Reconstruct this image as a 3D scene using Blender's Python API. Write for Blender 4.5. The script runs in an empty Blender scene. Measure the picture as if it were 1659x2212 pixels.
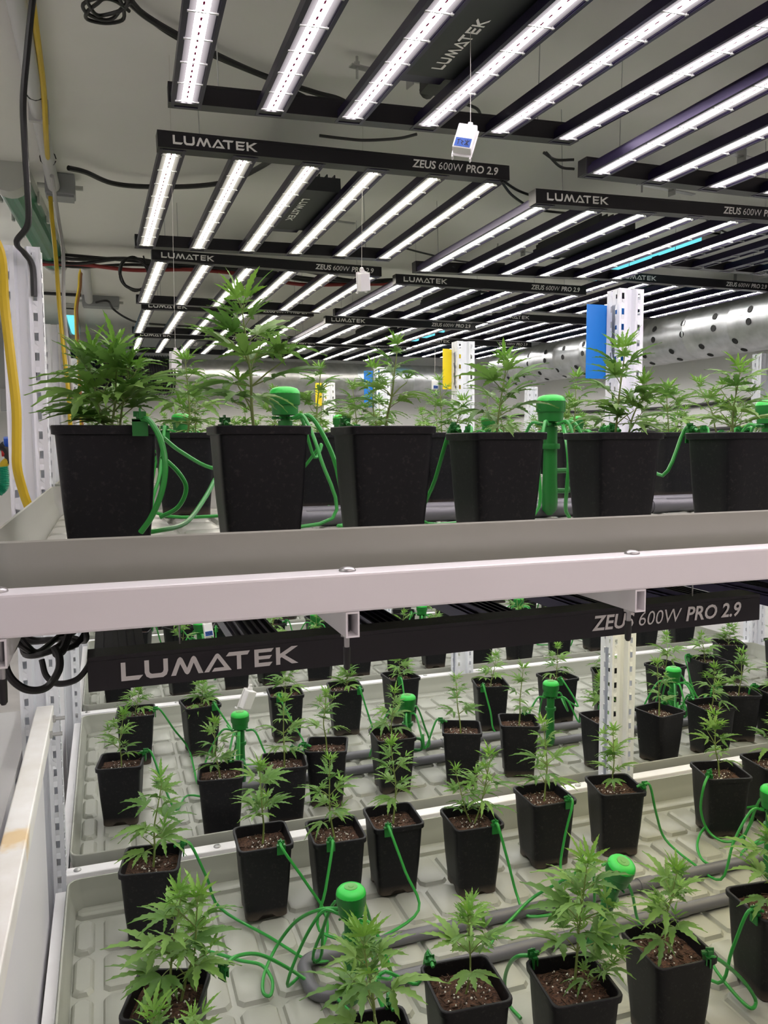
import bpy, bmesh, math, random
from mathutils import Vector, Matrix, noise

# ------------------------------------------------------------------ camera, world, exposure
W, H = 1659, 2212
FPX, PITCH, YAW, ROLL = 1717.0, math.radians(4.95), math.radians(19.25), math.radians(-0.30)
CAM = Vector((0, 0, 1.70))
_f0 = Vector((math.sin(YAW), math.cos(YAW), 0)); _r0 = Vector((math.cos(YAW), -math.sin(YAW), 0)); _z = Vector((0, 0, 1))
FW = _f0 * math.cos(PITCH) - _z * math.sin(PITCH)
_u0 = _f0 * math.sin(PITCH) + _z * math.cos(PITCH)
RT = _r0 * math.cos(ROLL) + _u0 * math.sin(ROLL)
UP = -_r0 * math.sin(ROLL) + _u0 * math.cos(ROLL)
scene = bpy.context.scene
COL = scene.collection
cam_data = bpy.data.cameras.new('camera')
cam_data.sensor_fit = 'HORIZONTAL'; cam_data.sensor_width = 36.0; cam_data.lens = FPX / W * 36.0
cam_data.clip_start = 0.02; cam_data.clip_end = 60
cam = bpy.data.objects.new('camera', cam_data); COL.objects.link(cam)
mw = Matrix.Identity(4)
for i in range(3):
    mw[i][0] = RT[i]; mw[i][1] = UP[i]; mw[i][2] = -FW[i]; mw[i][3] = CAM[i]
cam.matrix_world = mw
scene.camera = cam
world = bpy.data.worlds.new('world'); scene.world = world; world.use_nodes = True
world.node_tree.nodes['Background'].inputs[0].default_value = (0.8, 0.8, 0.85, 1)
world.node_tree.nodes['Background'].inputs[1].default_value = 0.02
vs = scene.view_settings
vs.view_transform = 'Standard'; vs.look = 'None'; vs.gamma = 1.0; vs.use_curve_mapping = False
vs.exposure = 0.0
LED_POWER = 38.0          # radiance of the bright diode rows of the ceiling lamps
LED_LOW = 25.0            # the lamps under the trays are dimmed
LED_ADDED_AISLE = 31.0          # unseen lamps added over the aisle to light the front beam

def ray(x, y):
    return ((x - W / 2) * RT - (y - H / 2) * UP + FPX * FW) / FPX
def onz(x, y, z): d = ray(x, y); return CAM + d * ((z - CAM.z) / d.z)
def ony(x, y, yy): d = ray(x, y); return CAM + d * (yy / d.y)
def onx(x, y, xx): d = ray(x, y); return CAM + d * (xx / d.x)

# ------------------------------------------------------------------ room constants
CEIL = 2.80
ROWS = [0.96, 2.338, 3.727, 5.11, 6.49]       # front edge of each rack row
DEPTH = 1.25
TX0, TX1 = -0.135, 3.52
ZU, ZL = 1.527, 0.468                          # pad height of upper and lower trays
XW0, XW1, YW0, YW1 = -1.15, 4.25, -2.6, 8.42

# ------------------------------------------------------------------ materials
MATS = {}
def mat(name, col, rough=.5, metal=0., bump=0., bscale=60., var=0., vscale=8., spec=.5, emit=None, estr=0., coat=0., stretch=None, dark=None):
    m = bpy.data.materials.new(name); m.use_nodes = True
    nt = m.node_tree; b = nt.nodes['Principled BSDF']
    b.inputs['Base Color'].default_value = (*col, 1); b.inputs['Roughness'].default_value = rough
    b.inputs['Metallic'].default_value = metal; b.inputs['Specular IOR Level'].default_value = spec
    if coat: b.inputs['Coat Weight'].default_value = coat
    if emit:
        b.inputs['Emission Color'].default_value = (*emit, 1); b.inputs['Emission Strength'].default_value = estr
    tc = None
    if bump or var:
        tc = nt.nodes.new('ShaderNodeTexCoord'); mp = nt.nodes.new('ShaderNodeMapping')
        nt.links.new(tc.outputs['Object'], mp.inputs[0])
        if stretch: mp.inputs['Scale'].default_value = stretch
    if var:
        n = nt.nodes.new('ShaderNodeTexNoise'); n.inputs['Scale'].default_value = vscale; n.inputs['Detail'].default_value = 6
        nt.links.new(mp.outputs[0], n.inputs['Vector'])
        cr = nt.nodes.new('ShaderNodeValToRGB')
        c0 = dark if dark else tuple(c * (1 - var) for c in col)
        c1 = tuple(min(1, c * (1 + var * .6)) for c in col)
        cr.color_ramp.elements[0].position = .3; cr.color_ramp.elements[1].position = .7
        cr.color_ramp.elements[0].color = (*c0, 1); cr.color_ramp.elements[1].color = (*c1, 1)
        nt.links.new(n.outputs['Fac'], cr.inputs[0]); nt.links.new(cr.outputs[0], b.inputs['Base Color'])
    if bump:
        n2 = nt.nodes.new('ShaderNodeTexNoise'); n2.inputs['Scale'].default_value = bscale; n2.inputs['Detail'].default_value = 4
        nt.links.new(mp.outputs[0], n2.inputs['Vector'])
        bp = nt.nodes.new('ShaderNodeBump'); bp.inputs['Strength'].default_value = bump; bp.inputs['Distance'].default_value = .01
        nt.links.new(n2.outputs['Fac'], bp.inputs['Height']); nt.links.new(bp.outputs[0], b.inputs['Normal'])
    MATS[name] = m
    return m

mat('ceiling', (.80, .79, .76), .85, bump=.25, bscale=2.2, var=.05, vscale=1.2)
mat('wall', (.80, .79, .79), .8, bump=.15, bscale=3, var=.04, vscale=2)
mat('floor', (.68, .65, .64), .7, var=.15, vscale=3)
mat('white_paint', (.90, .89, .91), .38, var=.02, vscale=6)
mat('white_paint_worn', (.84, .83, .82), .45, var=.05, vscale=14, dark=(.76, .73, .69))
mat('galv_post', (.77, .79, .84), .42, metal=.0, var=.05, vscale=9, stretch=(1, 1, .15))
mat('tray', (.37, .38, .33), .32, var=.05, vscale=3, spec=.5, bump=.03, bscale=30)
mat('lamp_black', (.010, .009, .013), .38, metal=.0, spec=.5)
mat('lamp_fin', (.020, .013, .05), .32, metal=.55)  # purple reflection of the LEDs put into the base colour
mat('lamp_driver', (.018, .02, .024), .5)
mat('print_white', (.95, .93, .91), .6)
mat('print_grey', (.16, .16, .17), .6)
mat('clip_clear', (.55, .56, .55), .2)
mat('bolt', (.50, .50, .50), .32, metal=.8)
mat('black_rubber', (.012, .012, .013), .42)
mat('red_cable', (.30, .03, .03), .5)
mat('yellow_cable', (.62, .43, .02), .45)
mat('grey_cable', (.42, .41, .42), .5)
mat('brown_cable', (.25, .10, .03), .5)
mat('pvc_grey', (.135, .135, .15), .36, var=.06)
mat('green_hose', (.030, .30, .045), .34)
mat('green_plastic', (.013, .165, .025), .36, bump=.02)
mat('green_cap', (.02, .50, .05), .35)
mat('cap_logo', (.09, .30, .06), .4)
mat('green_light_body', (.006, .16, .07), .30, coat=.15)
mat('lamp_cap_grey', (.52, .53, .50), .5)
mat('box_grey', (.30, .31, .32), .5)
mat('conduit', (.52, .52, .52), .45)
mat('duct_steel', (.50, .51, .52), .36, metal=.9, var=.18, vscale=14)
mat('duct_hole', (.006, .006, .006), .8)
mat('flex_black', (.02, .02, .022), .3, metal=.3)
mat('blue_card', (.01, .20, .68), .35)
mat('yellow_card', (.90, .70, .01), .4)
mat('sensor_white', (.80, .79, .79), .4)
mat('sticker_blue', (.012, .075, .33), .6)
mat('ink', (.01, .01, .03), .6)
mat('string', (.6, .58, .52), .8)
mat('brass_red', (.5, .02, .02), .4)
mat('green_ribbed', (.01, .27, .16), .4)
mat('valve_blue', (.01, .08, .5), .4)
mat('white_sheet', (.74, .73, .77), .45, var=.02, vscale=2)
mat('soil_clod', (.05, .026, .015), .95)
mat('perlite', (.78, .76, .70), .8)
mat('added_white_lamp', (.9, .9, .9), .4, emit=(1, .97, .95), estr=14.0)  # glow of the unseen battens added in the left aisle
mat('cyan_lamp', (.2, .7, .75), .3, emit=(.16, .78, .9), estr=1.0)

def rust_stain(m, c, rad):
    nt = m.node_tree; b = nt.nodes['Principled BSDF']; src = b.inputs['Base Color'].links[0].from_socket
    tc = nt.nodes.new('ShaderNodeTexCoord'); ds = nt.nodes.new('ShaderNodeVectorMath'); ds.operation = 'DISTANCE'; ds.inputs[1].default_value = c
    nt.links.new(tc.outputs['Object'], ds.inputs[0])
    n = nt.nodes.new('ShaderNodeTexNoise'); n.inputs['Scale'].default_value = 45; nt.links.new(tc.outputs['Object'], n.inputs['Vector'])
    ml = nt.nodes.new('ShaderNodeMath'); ml.operation = 'MULTIPLY_ADD'; ml.inputs[1].default_value = .05; nt.links.new(n.outputs['Fac'], ml.inputs[0]); nt.links.new(ds.outputs['Value'], ml.inputs[2])
    mr = nt.nodes.new('ShaderNodeMapRange'); mr.inputs['From Min'].default_value = rad + .03; mr.inputs['From Max'].default_value = rad; mr.inputs['To Max'].default_value = .75
    nt.links.new(ml.outputs[0], mr.inputs[0])
    mx = nt.nodes.new('ShaderNodeMixRGB'); nt.links.new(mr.outputs[0], mx.inputs[0]); nt.links.new(src, mx.inputs[1]); mx.inputs[2].default_value = (.72, .48, .17, 1)
    nt.links.new(mx.outputs[0], b.inputs['Base Color'])
rust_stain(MATS['white_paint_worn'], (.0, .72, .042), .045)

def leaf_material(name, base, young):
    m = bpy.data.materials.new(name); m.use_nodes = True; nt = m.node_tree
    b = nt.nodes['Principled BSDF']; out = nt.nodes['Material Output']
    oi = nt.nodes.new('ShaderNodeObjectInfo'); tc = nt.nodes.new('ShaderNodeTexCoord')
    n = nt.nodes.new('ShaderNodeTexNoise'); n.inputs['Scale'].default_value = 3.0
    nt.links.new(tc.outputs['Object'], n.inputs['Vector'])
    add = nt.nodes.new('ShaderNodeMath'); add.operation = 'ADD'
    mul = nt.nodes.new('ShaderNodeMath'); mul.operation = 'MULTIPLY'; mul.inputs[1].default_value = .4
    nt.links.new(n.outputs['Fac'], mul.inputs[0]); nt.links.new(mul.outputs[0], add.inputs[0])
    m3 = nt.nodes.new('ShaderNodeMath'); m3.operation = 'MULTIPLY'; m3.inputs[1].default_value = .6
    nt.links.new(oi.outputs['Random'], m3.inputs[0]); nt.links.new(m3.outputs[0], add.inputs[1])
    cr = nt.nodes.new('ShaderNodeValToRGB'); cr.color_ramp.elements[0].position = .15; cr.color_ramp.elements[1].position = .85
    cr.color_ramp.elements[0].color = (*base, 1); cr.color_ramp.elements[1].color = (*young, 1)
    nt.links.new(add.outputs[0], cr.inputs[0]); nt.links.new(cr.outputs[0], b.inputs['Base Color'])
    b.inputs['Roughness'].default_value = .5
    tr = nt.nodes.new('ShaderNodeBsdfTranslucent'); nt.links.new(cr.outputs[0], tr.inputs['Color'])
    mx = nt.nodes.new('ShaderNodeMixShader'); mx.inputs[0].default_value = .32
    nt.links.new(b.outputs[0], mx.inputs[1]); nt.links.new(tr.outputs[0], mx.inputs[2]); nt.links.new(mx.outputs[0], out.inputs[0])
    MATS[name] = m
leaf_material('leaf', (.085, .21, .038), (.20, .37, .07))
leaf_material('leaf_young', (.14, .33, .045), (.22, .42, .06))
mat('stem', (.20, .27, .07), .5, var=.2, vscale=20)

def soil_material():
    m = bpy.data.materials.new('soil'); m.use_nodes = True; nt = m.node_tree; b = nt.nodes['Principled BSDF']
    b.inputs['Roughness'].default_value = .95
    tc = nt.nodes.new('ShaderNodeTexCoord'); n = nt.nodes.new('ShaderNodeTexNoise')
    n.inputs['Scale'].default_value = 110; n.inputs['Detail'].default_value = 6; n.inputs['Distortion'].default_value = 1.5
    nt.links.new(tc.outputs['Object'], n.inputs['Vector'])
    cr = nt.nodes.new('ShaderNodeValToRGB')
    cr.color_ramp.elements[0].position = .32; cr.color_ramp.elements[0].color = (.012, .006, .004, 1)
    cr.color_ramp.elements[1].position = .68; cr.color_ramp.elements[1].color = (.15, .072, .042, 1)
    nt.links.new(n.outputs['Fac'], cr.inputs[0]); nt.links.new(cr.outputs[0], b.inputs['Base Color'])
    bp = nt.nodes.new('ShaderNodeBump'); bp.inputs['Strength'].default_value = 1; bp.inputs['Distance'].default_value = .004
    nt.links.new(n.outputs['Fac'], bp.inputs['Height']); nt.links.new(bp.outputs[0], b.inputs['Normal'])
    MATS['soil'] = m
soil_material()

def pot_material():
    m = bpy.data.materials.new('pot_black'); m.use_nodes = True; nt = m.node_tree; b = nt.nodes['Principled BSDF']
    b.inputs['Roughness'].default_value = .48; b.inputs['Specular IOR Level'].default_value = .3
    tc = nt.nodes.new('ShaderNodeTexCoord'); n = nt.nodes.new('ShaderNodeTexNoise')
    n.inputs['Scale'].default_value = 130; n.inputs['Detail'].default_value = 8; n.inputs['Roughness'].default_value = .7
    nt.links.new(tc.outputs['Object'], n.inputs['Vector'])
    cr = nt.nodes.new('ShaderNodeValToRGB')
    cr.color_ramp.elements[0].position = .55; cr.color_ramp.elements[0].color = (.006, .006, .008, 1)
    cr.color_ramp.elements[1].position = .82; cr.color_ramp.elements[1].color = (.045, .043, .042, 1)
    nt.links.new(n.outputs['Fac'], cr.inputs[0])
    # brown dirt band around the foot
    sx = nt.nodes.new('ShaderNodeSeparateXYZ'); nt.links.new(tc.outputs['Object'], sx.inputs[0])
    n2 = nt.nodes.new('ShaderNodeTexNoise'); n2.inputs['Scale'].default_value = 25
    nt.links.new(tc.outputs['Object'], n2.inputs['Vector'])
    mr = nt.nodes.new('ShaderNodeMapRange'); mr.inputs['From Min'].default_value = .028; mr.inputs['From Max'].default_value = .002
    nt.links.new(sx.outputs[2], mr.inputs[0])
    mm = nt.nodes.new('ShaderNodeMath'); mm.operation = 'MULTIPLY'; nt.links.new(mr.outputs[0], mm.inputs[0]); nt.links.new(n2.outputs['Fac'], mm.inputs[1])
    mix = nt.nodes.new('ShaderNodeMixRGB'); nt.links.new(mm.outputs[0], mix.inputs[0]); nt.links.new(cr.outputs[0], mix.inputs[1])
    mix.inputs[2].default_value = (.16, .12, .09, 1)
    nt.links.new(mix.outputs[0], b.inputs['Base Color'])
    MATS['pot_black'] = m
pot_material()

def led_material(name, col, power, lens=.026):
    """diode board behind a clear lens: two rows of white diodes, faint red ones, dim board between"""
    m = bpy.data.materials.new(name); m.use_nodes = True; nt = m.node_tree
    for nd in list(nt.nodes): nt.nodes.remove(nd)
    out = nt.nodes.new('ShaderNodeOutputMaterial'); em = nt.nodes.new('ShaderNodeEmission')
    tc = nt.nodes.new('ShaderNodeTexCoord'); sx = nt.nodes.new('ShaderNodeSeparateXYZ')
    nt.links.new(tc.outputs['Object'], sx.inputs[0])
    def mth(op, a, b=None, c=None):
        nd = nt.nodes.new('ShaderNodeMath'); nd.operation = op
        for i, v in enumerate((a, b, c)):
            if v is None: continue
            if isinstance(v, (int, float)): nd.inputs[i].default_value = v
            else: nt.links.new(v, nd.inputs[i])
        return nd.outputs[0]
    ax = mth('ABSOLUTE', sx.outputs[0])
    # the step pattern of the board tracks: rows swap sides every 66 mm
    d = mth('ABSOLUTE', mth('SUBTRACT', ax, .0072))
    row = mth('LESS_THAN', d, .0050)
    py = mth('FRACT', mth('MULTIPLY', sx.outputs[1], 1 / .0095))
    gap = mth('GREATER_THAN', py, .16)
    row = mth('MULTIPLY', row, mth('ADD', mth('MULTIPLY', gap, .55), .45))
    halo = mth('SUBTRACT', 1.0, mth('MULTIPLY', ax, 1 / .0245)); halo = mth('MAXIMUM', halo, 0.0)
    red = mth('MULTIPLY', mth('LESS_THAN', ax, .0020), mth('GREATER_THAN', mth('FRACT', mth('MULTIPLY', sx.outputs[1], 1 / .033)), .62))
    st = mth('ADD', mth('MULTIPLY', row, power), mth('MULTIPLY', halo, power * lens))
    st = mth('ADD', st, .25)
    st = mth('MULTIPLY', st, mth('SUBTRACT', 1.0, mth('MULTIPLY', red, .9)))
    mix = nt.nodes.new('ShaderNodeMixRGB'); mix.inputs[1].default_value = (*col, 1); mix.inputs[2].default_value = (1, .10, .30, 1)
    nt.links.new(red, mix.inputs[0]); nt.links.new(mix.outputs[0], em.inputs[0]); nt.links.new(st, em.inputs[1])
    nt.links.new(em.outputs[0], out.inputs[0])
    MATS[name] = m
led_material('led_pink', (1.0, .90, .95), LED_POWER)
led_material('led_warm', (1.0, .93, .80), LED_POWER)
led_material('led_neutral', (1.0, .97, .93), LED_POWER)
led_material('led_added_aisle', (1.0, .83, .82), LED_ADDED_AISLE)
led_material('led_low', (1.0, .97, .93), LED_LOW)
led_material('led_low_yellow', (1.0, .88, .52), LED_LOW)
mat('led_off', (.10, .10, .16), .2)

# ------------------------------------------------------------------ mesh helpers
class MB:
    def __init__(s): s.v = []; s.f = []; s.m = []
    def box(s, x0, x1, y0, y1, z0, z1, m=0, M=None):
        b = len(s.v)
        pts = [(x, y, z) for x in (x0, x1) for y in (y0, y1) for z in (z0, z1)]
        if M is not None: pts = [tuple(M @ Vector(p)) for p in pts]
        s.v += pts
        for q in ((0, 1, 3, 2), (4, 6, 7, 5), (0, 4, 5, 1), (2, 3, 7, 6), (0, 2, 6, 4), (1, 5, 7, 3)):
            s.f.append(tuple(b + i for i in q)); s.m.append(m)
        return s
    def quad(s, *p, m=0):
        b = len(s.v); s.v += [tuple(q) for q in p]; s.f.append(tuple(range(b, b + len(p)))); s.m.append(m); return s
    def tube(s, pts, r, n=8, m=0, caps=True, closed=False):
        pts = [Vector(p) for p in pts]; N = len(pts)
        rs = r if isinstance(r, (list, tuple)) else [r] * N
        t0 = (pts[1] - pts[0]).normalized()
        ref = Vector((0, 0, 1)) if abs(t0.z) < .9 else Vector((1, 0, 0))
        nrm = (ref - t0 * ref.dot(t0)).normalized(); rings = []
        for i in range(N):
            if closed: t = (pts[(i + 1) % N] - pts[i - 1])
            else: t = (pts[min(i + 1, N - 1)] - pts[max(i - 1, 0)])
            t = t.normalized() if t.length > 1e-9 else t0
            nrm = nrm - t * nrm.dot(t)
            nrm = nrm.normalized() if nrm.length > 1e-6 else Vector((1, 0, 0))
            bi = t.cross(nrm); b = len(s.v)
            for k in range(n):
                a = 2 * math.pi * k / n
                s.v.append(tuple(pts[i] + (nrm * math.cos(a) + bi * math.sin(a)) * rs[i]))
            rings.append(b)
        rr = list(zip(rings[:-1], rings[1:]))
        if closed: rr.append((rings[-1], rings[0]))
        for a, b in rr:
            for k in range(n):
                k2 = (k + 1) % n; s.f.append((a + k, a + k2, b + k2, b + k)); s.m.append(m)
        if caps and not closed:
            s.f.append(tuple(rings[0] + k for k in reversed(range(n)))); s.m.append(m)
            s.f.append(tuple(rings[-1] + k for k in range(n))); s.m.append(m)
        return s
    def lathe(s, prof, n=20, c=(0, 0, 0), m=0, ribs=None):
        rings = []
        for j, (r, z) in enumerate(prof):
            b = len(s.v)
            for k in range(n):
                a = 2 * math.pi * k / n
                rr = r * (1 - .03 * (k % 2)) if ribs and ribs[0] <= j <= ribs[1] else r
                s.v.append((c[0] + rr * math.cos(a), c[1] + rr * math.sin(a), c[2] + z))
            rings.append(b)
        for a, b in zip(rings[:-1], rings[1:]):
            for k in range(n):
                k2 = (k + 1) % n; s.f.append((a + k, a + k2, b + k2, b + k)); s.m.append(m)
        s.f.append(tuple(rings[0] + k for k in reversed(range(n)))); s.m.append(m)
        s.f.append(tuple(rings[-1] + k for k in range(n))); s.m.append(m)
        return s
    def mesh(s, name, mats, smooth=False, angle=38):
        me = bpy.data.meshes.new(name); me.from_pydata(s.v, [], s.f)
        if isinstance(mats, str): mats = [mats]
        for k in mats: me.materials.append(MATS[k])
        if any(s.m): me.polygons.foreach_set('material_index', s.m)
        if smooth:
            me.polygons.foreach_set('use_smooth', [True] * len(me.polygons))
            me.set_sharp_from_angle(angle=math.radians(angle))
        me.update()
        return me
    def obj(s, name, mats, parent=None, smooth=False, loc=None, angle=38):
        return link(name, s.mesh(name, mats, smooth, angle), parent, loc)

def link(name, me, parent=None, loc=None, rot=None, scale=None):
    o = bpy.data.objects.new(name, me); COL.objects.link(o)
    if parent is not None: o.parent = parent
    if loc is not None: o.location = loc
    if rot is not None: o.rotation_euler = rot
    if scale is not None: o.scale = (scale,) * 3 if isinstance(scale, (int, float)) else scale
    return o
def tag(o, label, cat, group=None):
    o['label'] = label; o['category'] = cat
    if group: o['group'] = group
    return o
def thing(name, label, cat, loc=(0, 0, 0), rot=(0, 0, 0), group=None):
    o = bpy.data.objects.new(name, None); COL.objects.link(o)
    o.empty_display_size = .05; o.location = loc; o.rotation_euler = rot
    return tag(o, label, cat, group)
def struct(name, mb, m, smooth=False):
    o = mb.obj(name, m, None, smooth); o['kind'] = 'structure'; return o
def smoothpath(pts, k=6):
    P = [Vector(p) for p in pts]; P = [P[0] * 2 - P[1]] + P + [P[-1] * 2 - P[-2]]; out = []
    for i in range(1, len(P) - 2):
        a, b, c, d = P[i - 1], P[i], P[i + 1], P[i + 2]
        for j in range(k):
            t = j / k
            out.append(.5 * ((2 * b) + (c - a) * t + (2 * a - 5 * b + 4 * c - d) * t * t + (3 * b - a - 3 * c + d) * t ** 3))
    out.append(P[-2]); return out
def cable(name, pts, r, m, label, cat='cable', group=None, k=7, n=8):
    mb = MB(); P = smoothpath(pts, k); base = P[0].copy()
    mb.tube([p - base for p in P], r, n)
    o = mb.obj(name, m, None, True, base)
    return tag(o, label, cat, group)

# ------------------------------------------------------------------ room shell
struct('floor', MB().box(XW0 - .1, XW1 + .1, YW0 - .1, YW1 + .1, -.1, 0), 'floor')
struct('ceiling', MB().box(XW0 - .1, XW1 + .1, YW0 - .1, YW1 + .1, CEIL, CEIL + .1), 'ceiling')
struct('wall_back', MB().box(XW0, XW1, YW1, YW1 + .1, 0, CEIL), 'wall')
struct('wall_front', MB().box(XW0, XW1, YW0 - .1, YW0, 0, CEIL), 'wall')
struct('wall_left', MB().box(XW0 - .1, XW0, YW0, YW1, 0, CEIL), 'wall')
struct('wall_right', MB().box(XW1, XW1 + .1, YW0, YW1, 0, CEIL), 'wall')

# ------------------------------------------------------------------ lettering
LET = {
 'L': [[(0, 1), (.24, 1), (.24, .24), (1.12, .24), (.90, 0), (0, 0)]],
 'U': [[(0, 1), (.24, 1), (.24, .40), (.28, .29), (.38, .24), (.84, .24), (.94, .29), (.98, .40), (.98, 1), (1.22, 1), (1.22, .34), (1.14, .12), (.95, 0), (.27, 0), (.08, .12), (0, .34)]],
 'M': [[(0, 0), (.36, .88), (.42, .96), (.50, 1), (.58, .96), (.64, .88), (.86, .36), (1.08, .88), (1.14, .96), (1.22, 1), (1.30, .96), (1.36, .88), (1.72, 0), (1.46, 0), (1.22, .62), (1.0, .12), (.94, .04), (.86, 0), (.78, .04), (.72, .12), (.50, .62), (.26, 0)]],
 'A': [[(0, 0), (.60, .90), (.66, .97), (.74, 1), (.82, .97), (.88, .90), (1.50, 0), (.42, 0), (.56, .2), (1.10, .2), (.74, .74), (.27, 0)]],
 'T': [[(-.16, .78), (.02, 1), (1.18, 1), (1.04, .78), (.68, .78), (.68, 0), (.44, 0), (.44, .78)]],
 'E': [[(0, 1), (1.10, 1), (.95, .80), (.24, .80), (.24, .61), (1.0, .61), (.85, .41), (.24, .41), (.24, .22), (1.02, .22), (.84, 0), (0, 0)]],
 'K': [[(0, 1), (.24, 1), (.24, .62), (.90, 1), (1.28, 1), (.52, .53), (1.28, 0), (.90, 0), (.32, .42), (.24, .37), (.24, 0), (0, 0)]],
}
def wordmark(name):
    mb = MB(); x = 0
    for ch, adv in (('L', 1.20), ('U', 1.36), ('M', 1.76), ('A', 1.36), ('T', 1.42), ('E', 1.22), ('K', 1.3)):
        for poly in LET[ch]:
            mb.quad(*[((x + px), 0, pz) for px, pz in reversed(poly)])
        x += adv
    xs = [v[0] for v in mb.v]; w = max(xs)
    mb.v = [(v[0] / w, 0, v[2] / w) for v in mb.v]      # unit width
    return mb
_wm = wordmark('wordmark')
ME_WORD = _wm.mesh('wordmark', 'print_white')
def text_mesh(name, runs, width, m):
    """runs = [(text, bold, shear)] joined on one line, scaled to width, in the XZ plane facing -Y"""
    vs_, fs_ = [], []; x = 0
    for txt, bold, sh in runs:
        cu = bpy.data.curves.new('t', 'FONT'); cu.body = txt; cu.size = 1; cu.shear = sh; cu.offset = bold; cu.resolution_u = 3
        o = bpy.data.objects.new('t', cu); COL.objects.link(o)
        dg = bpy.context.evaluated_depsgraph_get(); dg.update()
        me = bpy.data.meshes.new_from_object(o.evaluated_get(dg))
        b = len(vs_)
        mn = min(v.co.x for v in me.vertices); mxx = max(v.co.x for v in me.vertices)
        for v in me.vertices: vs_.append((v.co.x - mn + x, 0, v.co.y))
        for p in me.polygons: fs_.append(tuple(b + i for i in p.vertices))
        x += mxx - mn + .26
        bpy.data.objects.remove(o); bpy.data.meshes.remove(me); bpy.data.curves.remove(cu)
    w = max(v[0] for v in vs_)
    me = bpy.data.meshes.new(name); me.from_pydata([(v[0] / w * width, 0, v[2] / w * width) for v in vs_], [], fs_)
    me.materials.append(MATS[m]); return me
ME_MODEL = text_mesh('model_lettering', [('ZEUS', .022, .18), ('600W', -.004, .18), ('PRO', .022, .18), ('2.9', .022, .18)], .302, 'print_white')
ME_ROHS = text_mesh('approval_lettering', [('CE', 0, 0), ('RoHS', 0, 0)], .07, 'print_grey')

# ------------------------------------------------------------------ LED grow lamps
LW, LD = 1.107, 1.10
def bar_mesh():
    mb = MB(); w = .032
    # extruded housing: lips each side of the lens, finned top
    mb.box(-w, w, .012, LD - .012, -.010, .008, 0)
    for sx in (-1, 1):
        mb.box(sx * w - .004, sx * w + .004, .012, LD - .012, -.0155, .004, 0)
        mb.box(sx * .0265 - .0015, sx * .0265 + .0015, .012, LD - .012, -.0140, -.009, 0)
    for k in range(-2, 3):
        mb.box(k * .012 - .0018, k * .012 + .0018, .012, LD - .012, .008, .017, 0)
    for k in range(9):                      # clear lens clips
        y = .06 + k * (LD - .12) / 8
        mb.box(-.025, .025, y - .0018, y + .0018, -.0160, -.0135, 1)
        mb.box(-.028, -.024, y - .003, y + .003, -.0165, -.010, 1); mb.box(.024, .028, y - .003, y + .003, -.0165, -.010, 1)
    mb.box(-.028, .028, .012, .022, -.0165, -.010, 0); mb.box(-.028, .028, LD - .022, LD - .012, -.0165, -.010, 0)
    return mb.mesh('light_bar', ['lamp_fin', 'clip_clear'])
ME_BAR = bar_mesh()
def strip_mesh(m):
    mb = MB(); mb.quad((-.025, .022, -.0112), (-.025, LD - .022, -.0112), (.025, LD - .022, -.0112), (.025, .022, -.0112))
    return mb.mesh('led_strip_' + m, m)
ME_STRIP = {k: strip_mesh(k) for k in ('led_pink', 'led_warm', 'led_neutral', 'led_added_aisle', 'led_low', 'led_low_yellow', 'led_off')}
def rail_mesh():
    mb = MB()
    mb.box(0, LW, 0, .046, 0, .046); mb.box(.0, LW, -.0006, .0466, .0392, .0402)   # seam under the lid
    return mb.mesh('rail', 'lamp_black')
ME_RAIL = rail_mesh()
_d = MB(); _d.box(.47, .637, .33, .80, .028, .075); _d.box(.49, .617, .80, .86, .035, .07, 1)
for k in range(6): _d.box(.48 + k * .027, .484 + k * .027, .33, .80, .075, .085)
ME_DRIVER = _d.mesh('driver_box', ['lamp_driver', 'lamp_fin'])
def grow_lamp(loc, rot, led, label, group, flip=False, hang=None):
    t = thing('grow_lamp', label, 'grow lamp', loc, rot, group)
    r = link('rail', ME_RAIL, t); link('rail', ME_RAIL, t, (0, LD - .046, 0))
    link('brand_lettering', ME_WORD, r, (.041, -.0012, .0105), None, .238)['label'] = 'white capital lettering LUMATEK on the rail'
    link('model_lettering', ME_MODEL, r, (.763, -.0012, .0120))['label'] = 'white lettering ZEUS 600W PRO 2.9 on the rail'
    for k in range(6):
        b = link('light_bar', ME_BAR, t, (.042 + k * (LW - .084) / 5, 0, .0145))
        link('led_strip', ME_STRIP[led], b)
    d = link('driver_box', ME_DRIVER, t)
    link('driver_lettering', ME_WORD, d, *(((.582, .75, .0272), (math.pi / 2, 0, -math.pi / 2)) if flip else ((.525, .42, .0272), (math.pi / 2, 0, math.pi / 2))), .26)
    h = hang if hang is not None else CEIL - loc[2] - .05
    for (x, y) in ((.12, .03), (LW - .12, .03), (.12, LD - .03), (LW - .12, LD - .03)):
        w = MB(); w.tube([(x, y, .045), (x, y, .05 + h)], .0015, 5); w.obj('hanger_wire', 'bolt', t)
    return t
D2 = math.radians
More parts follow.
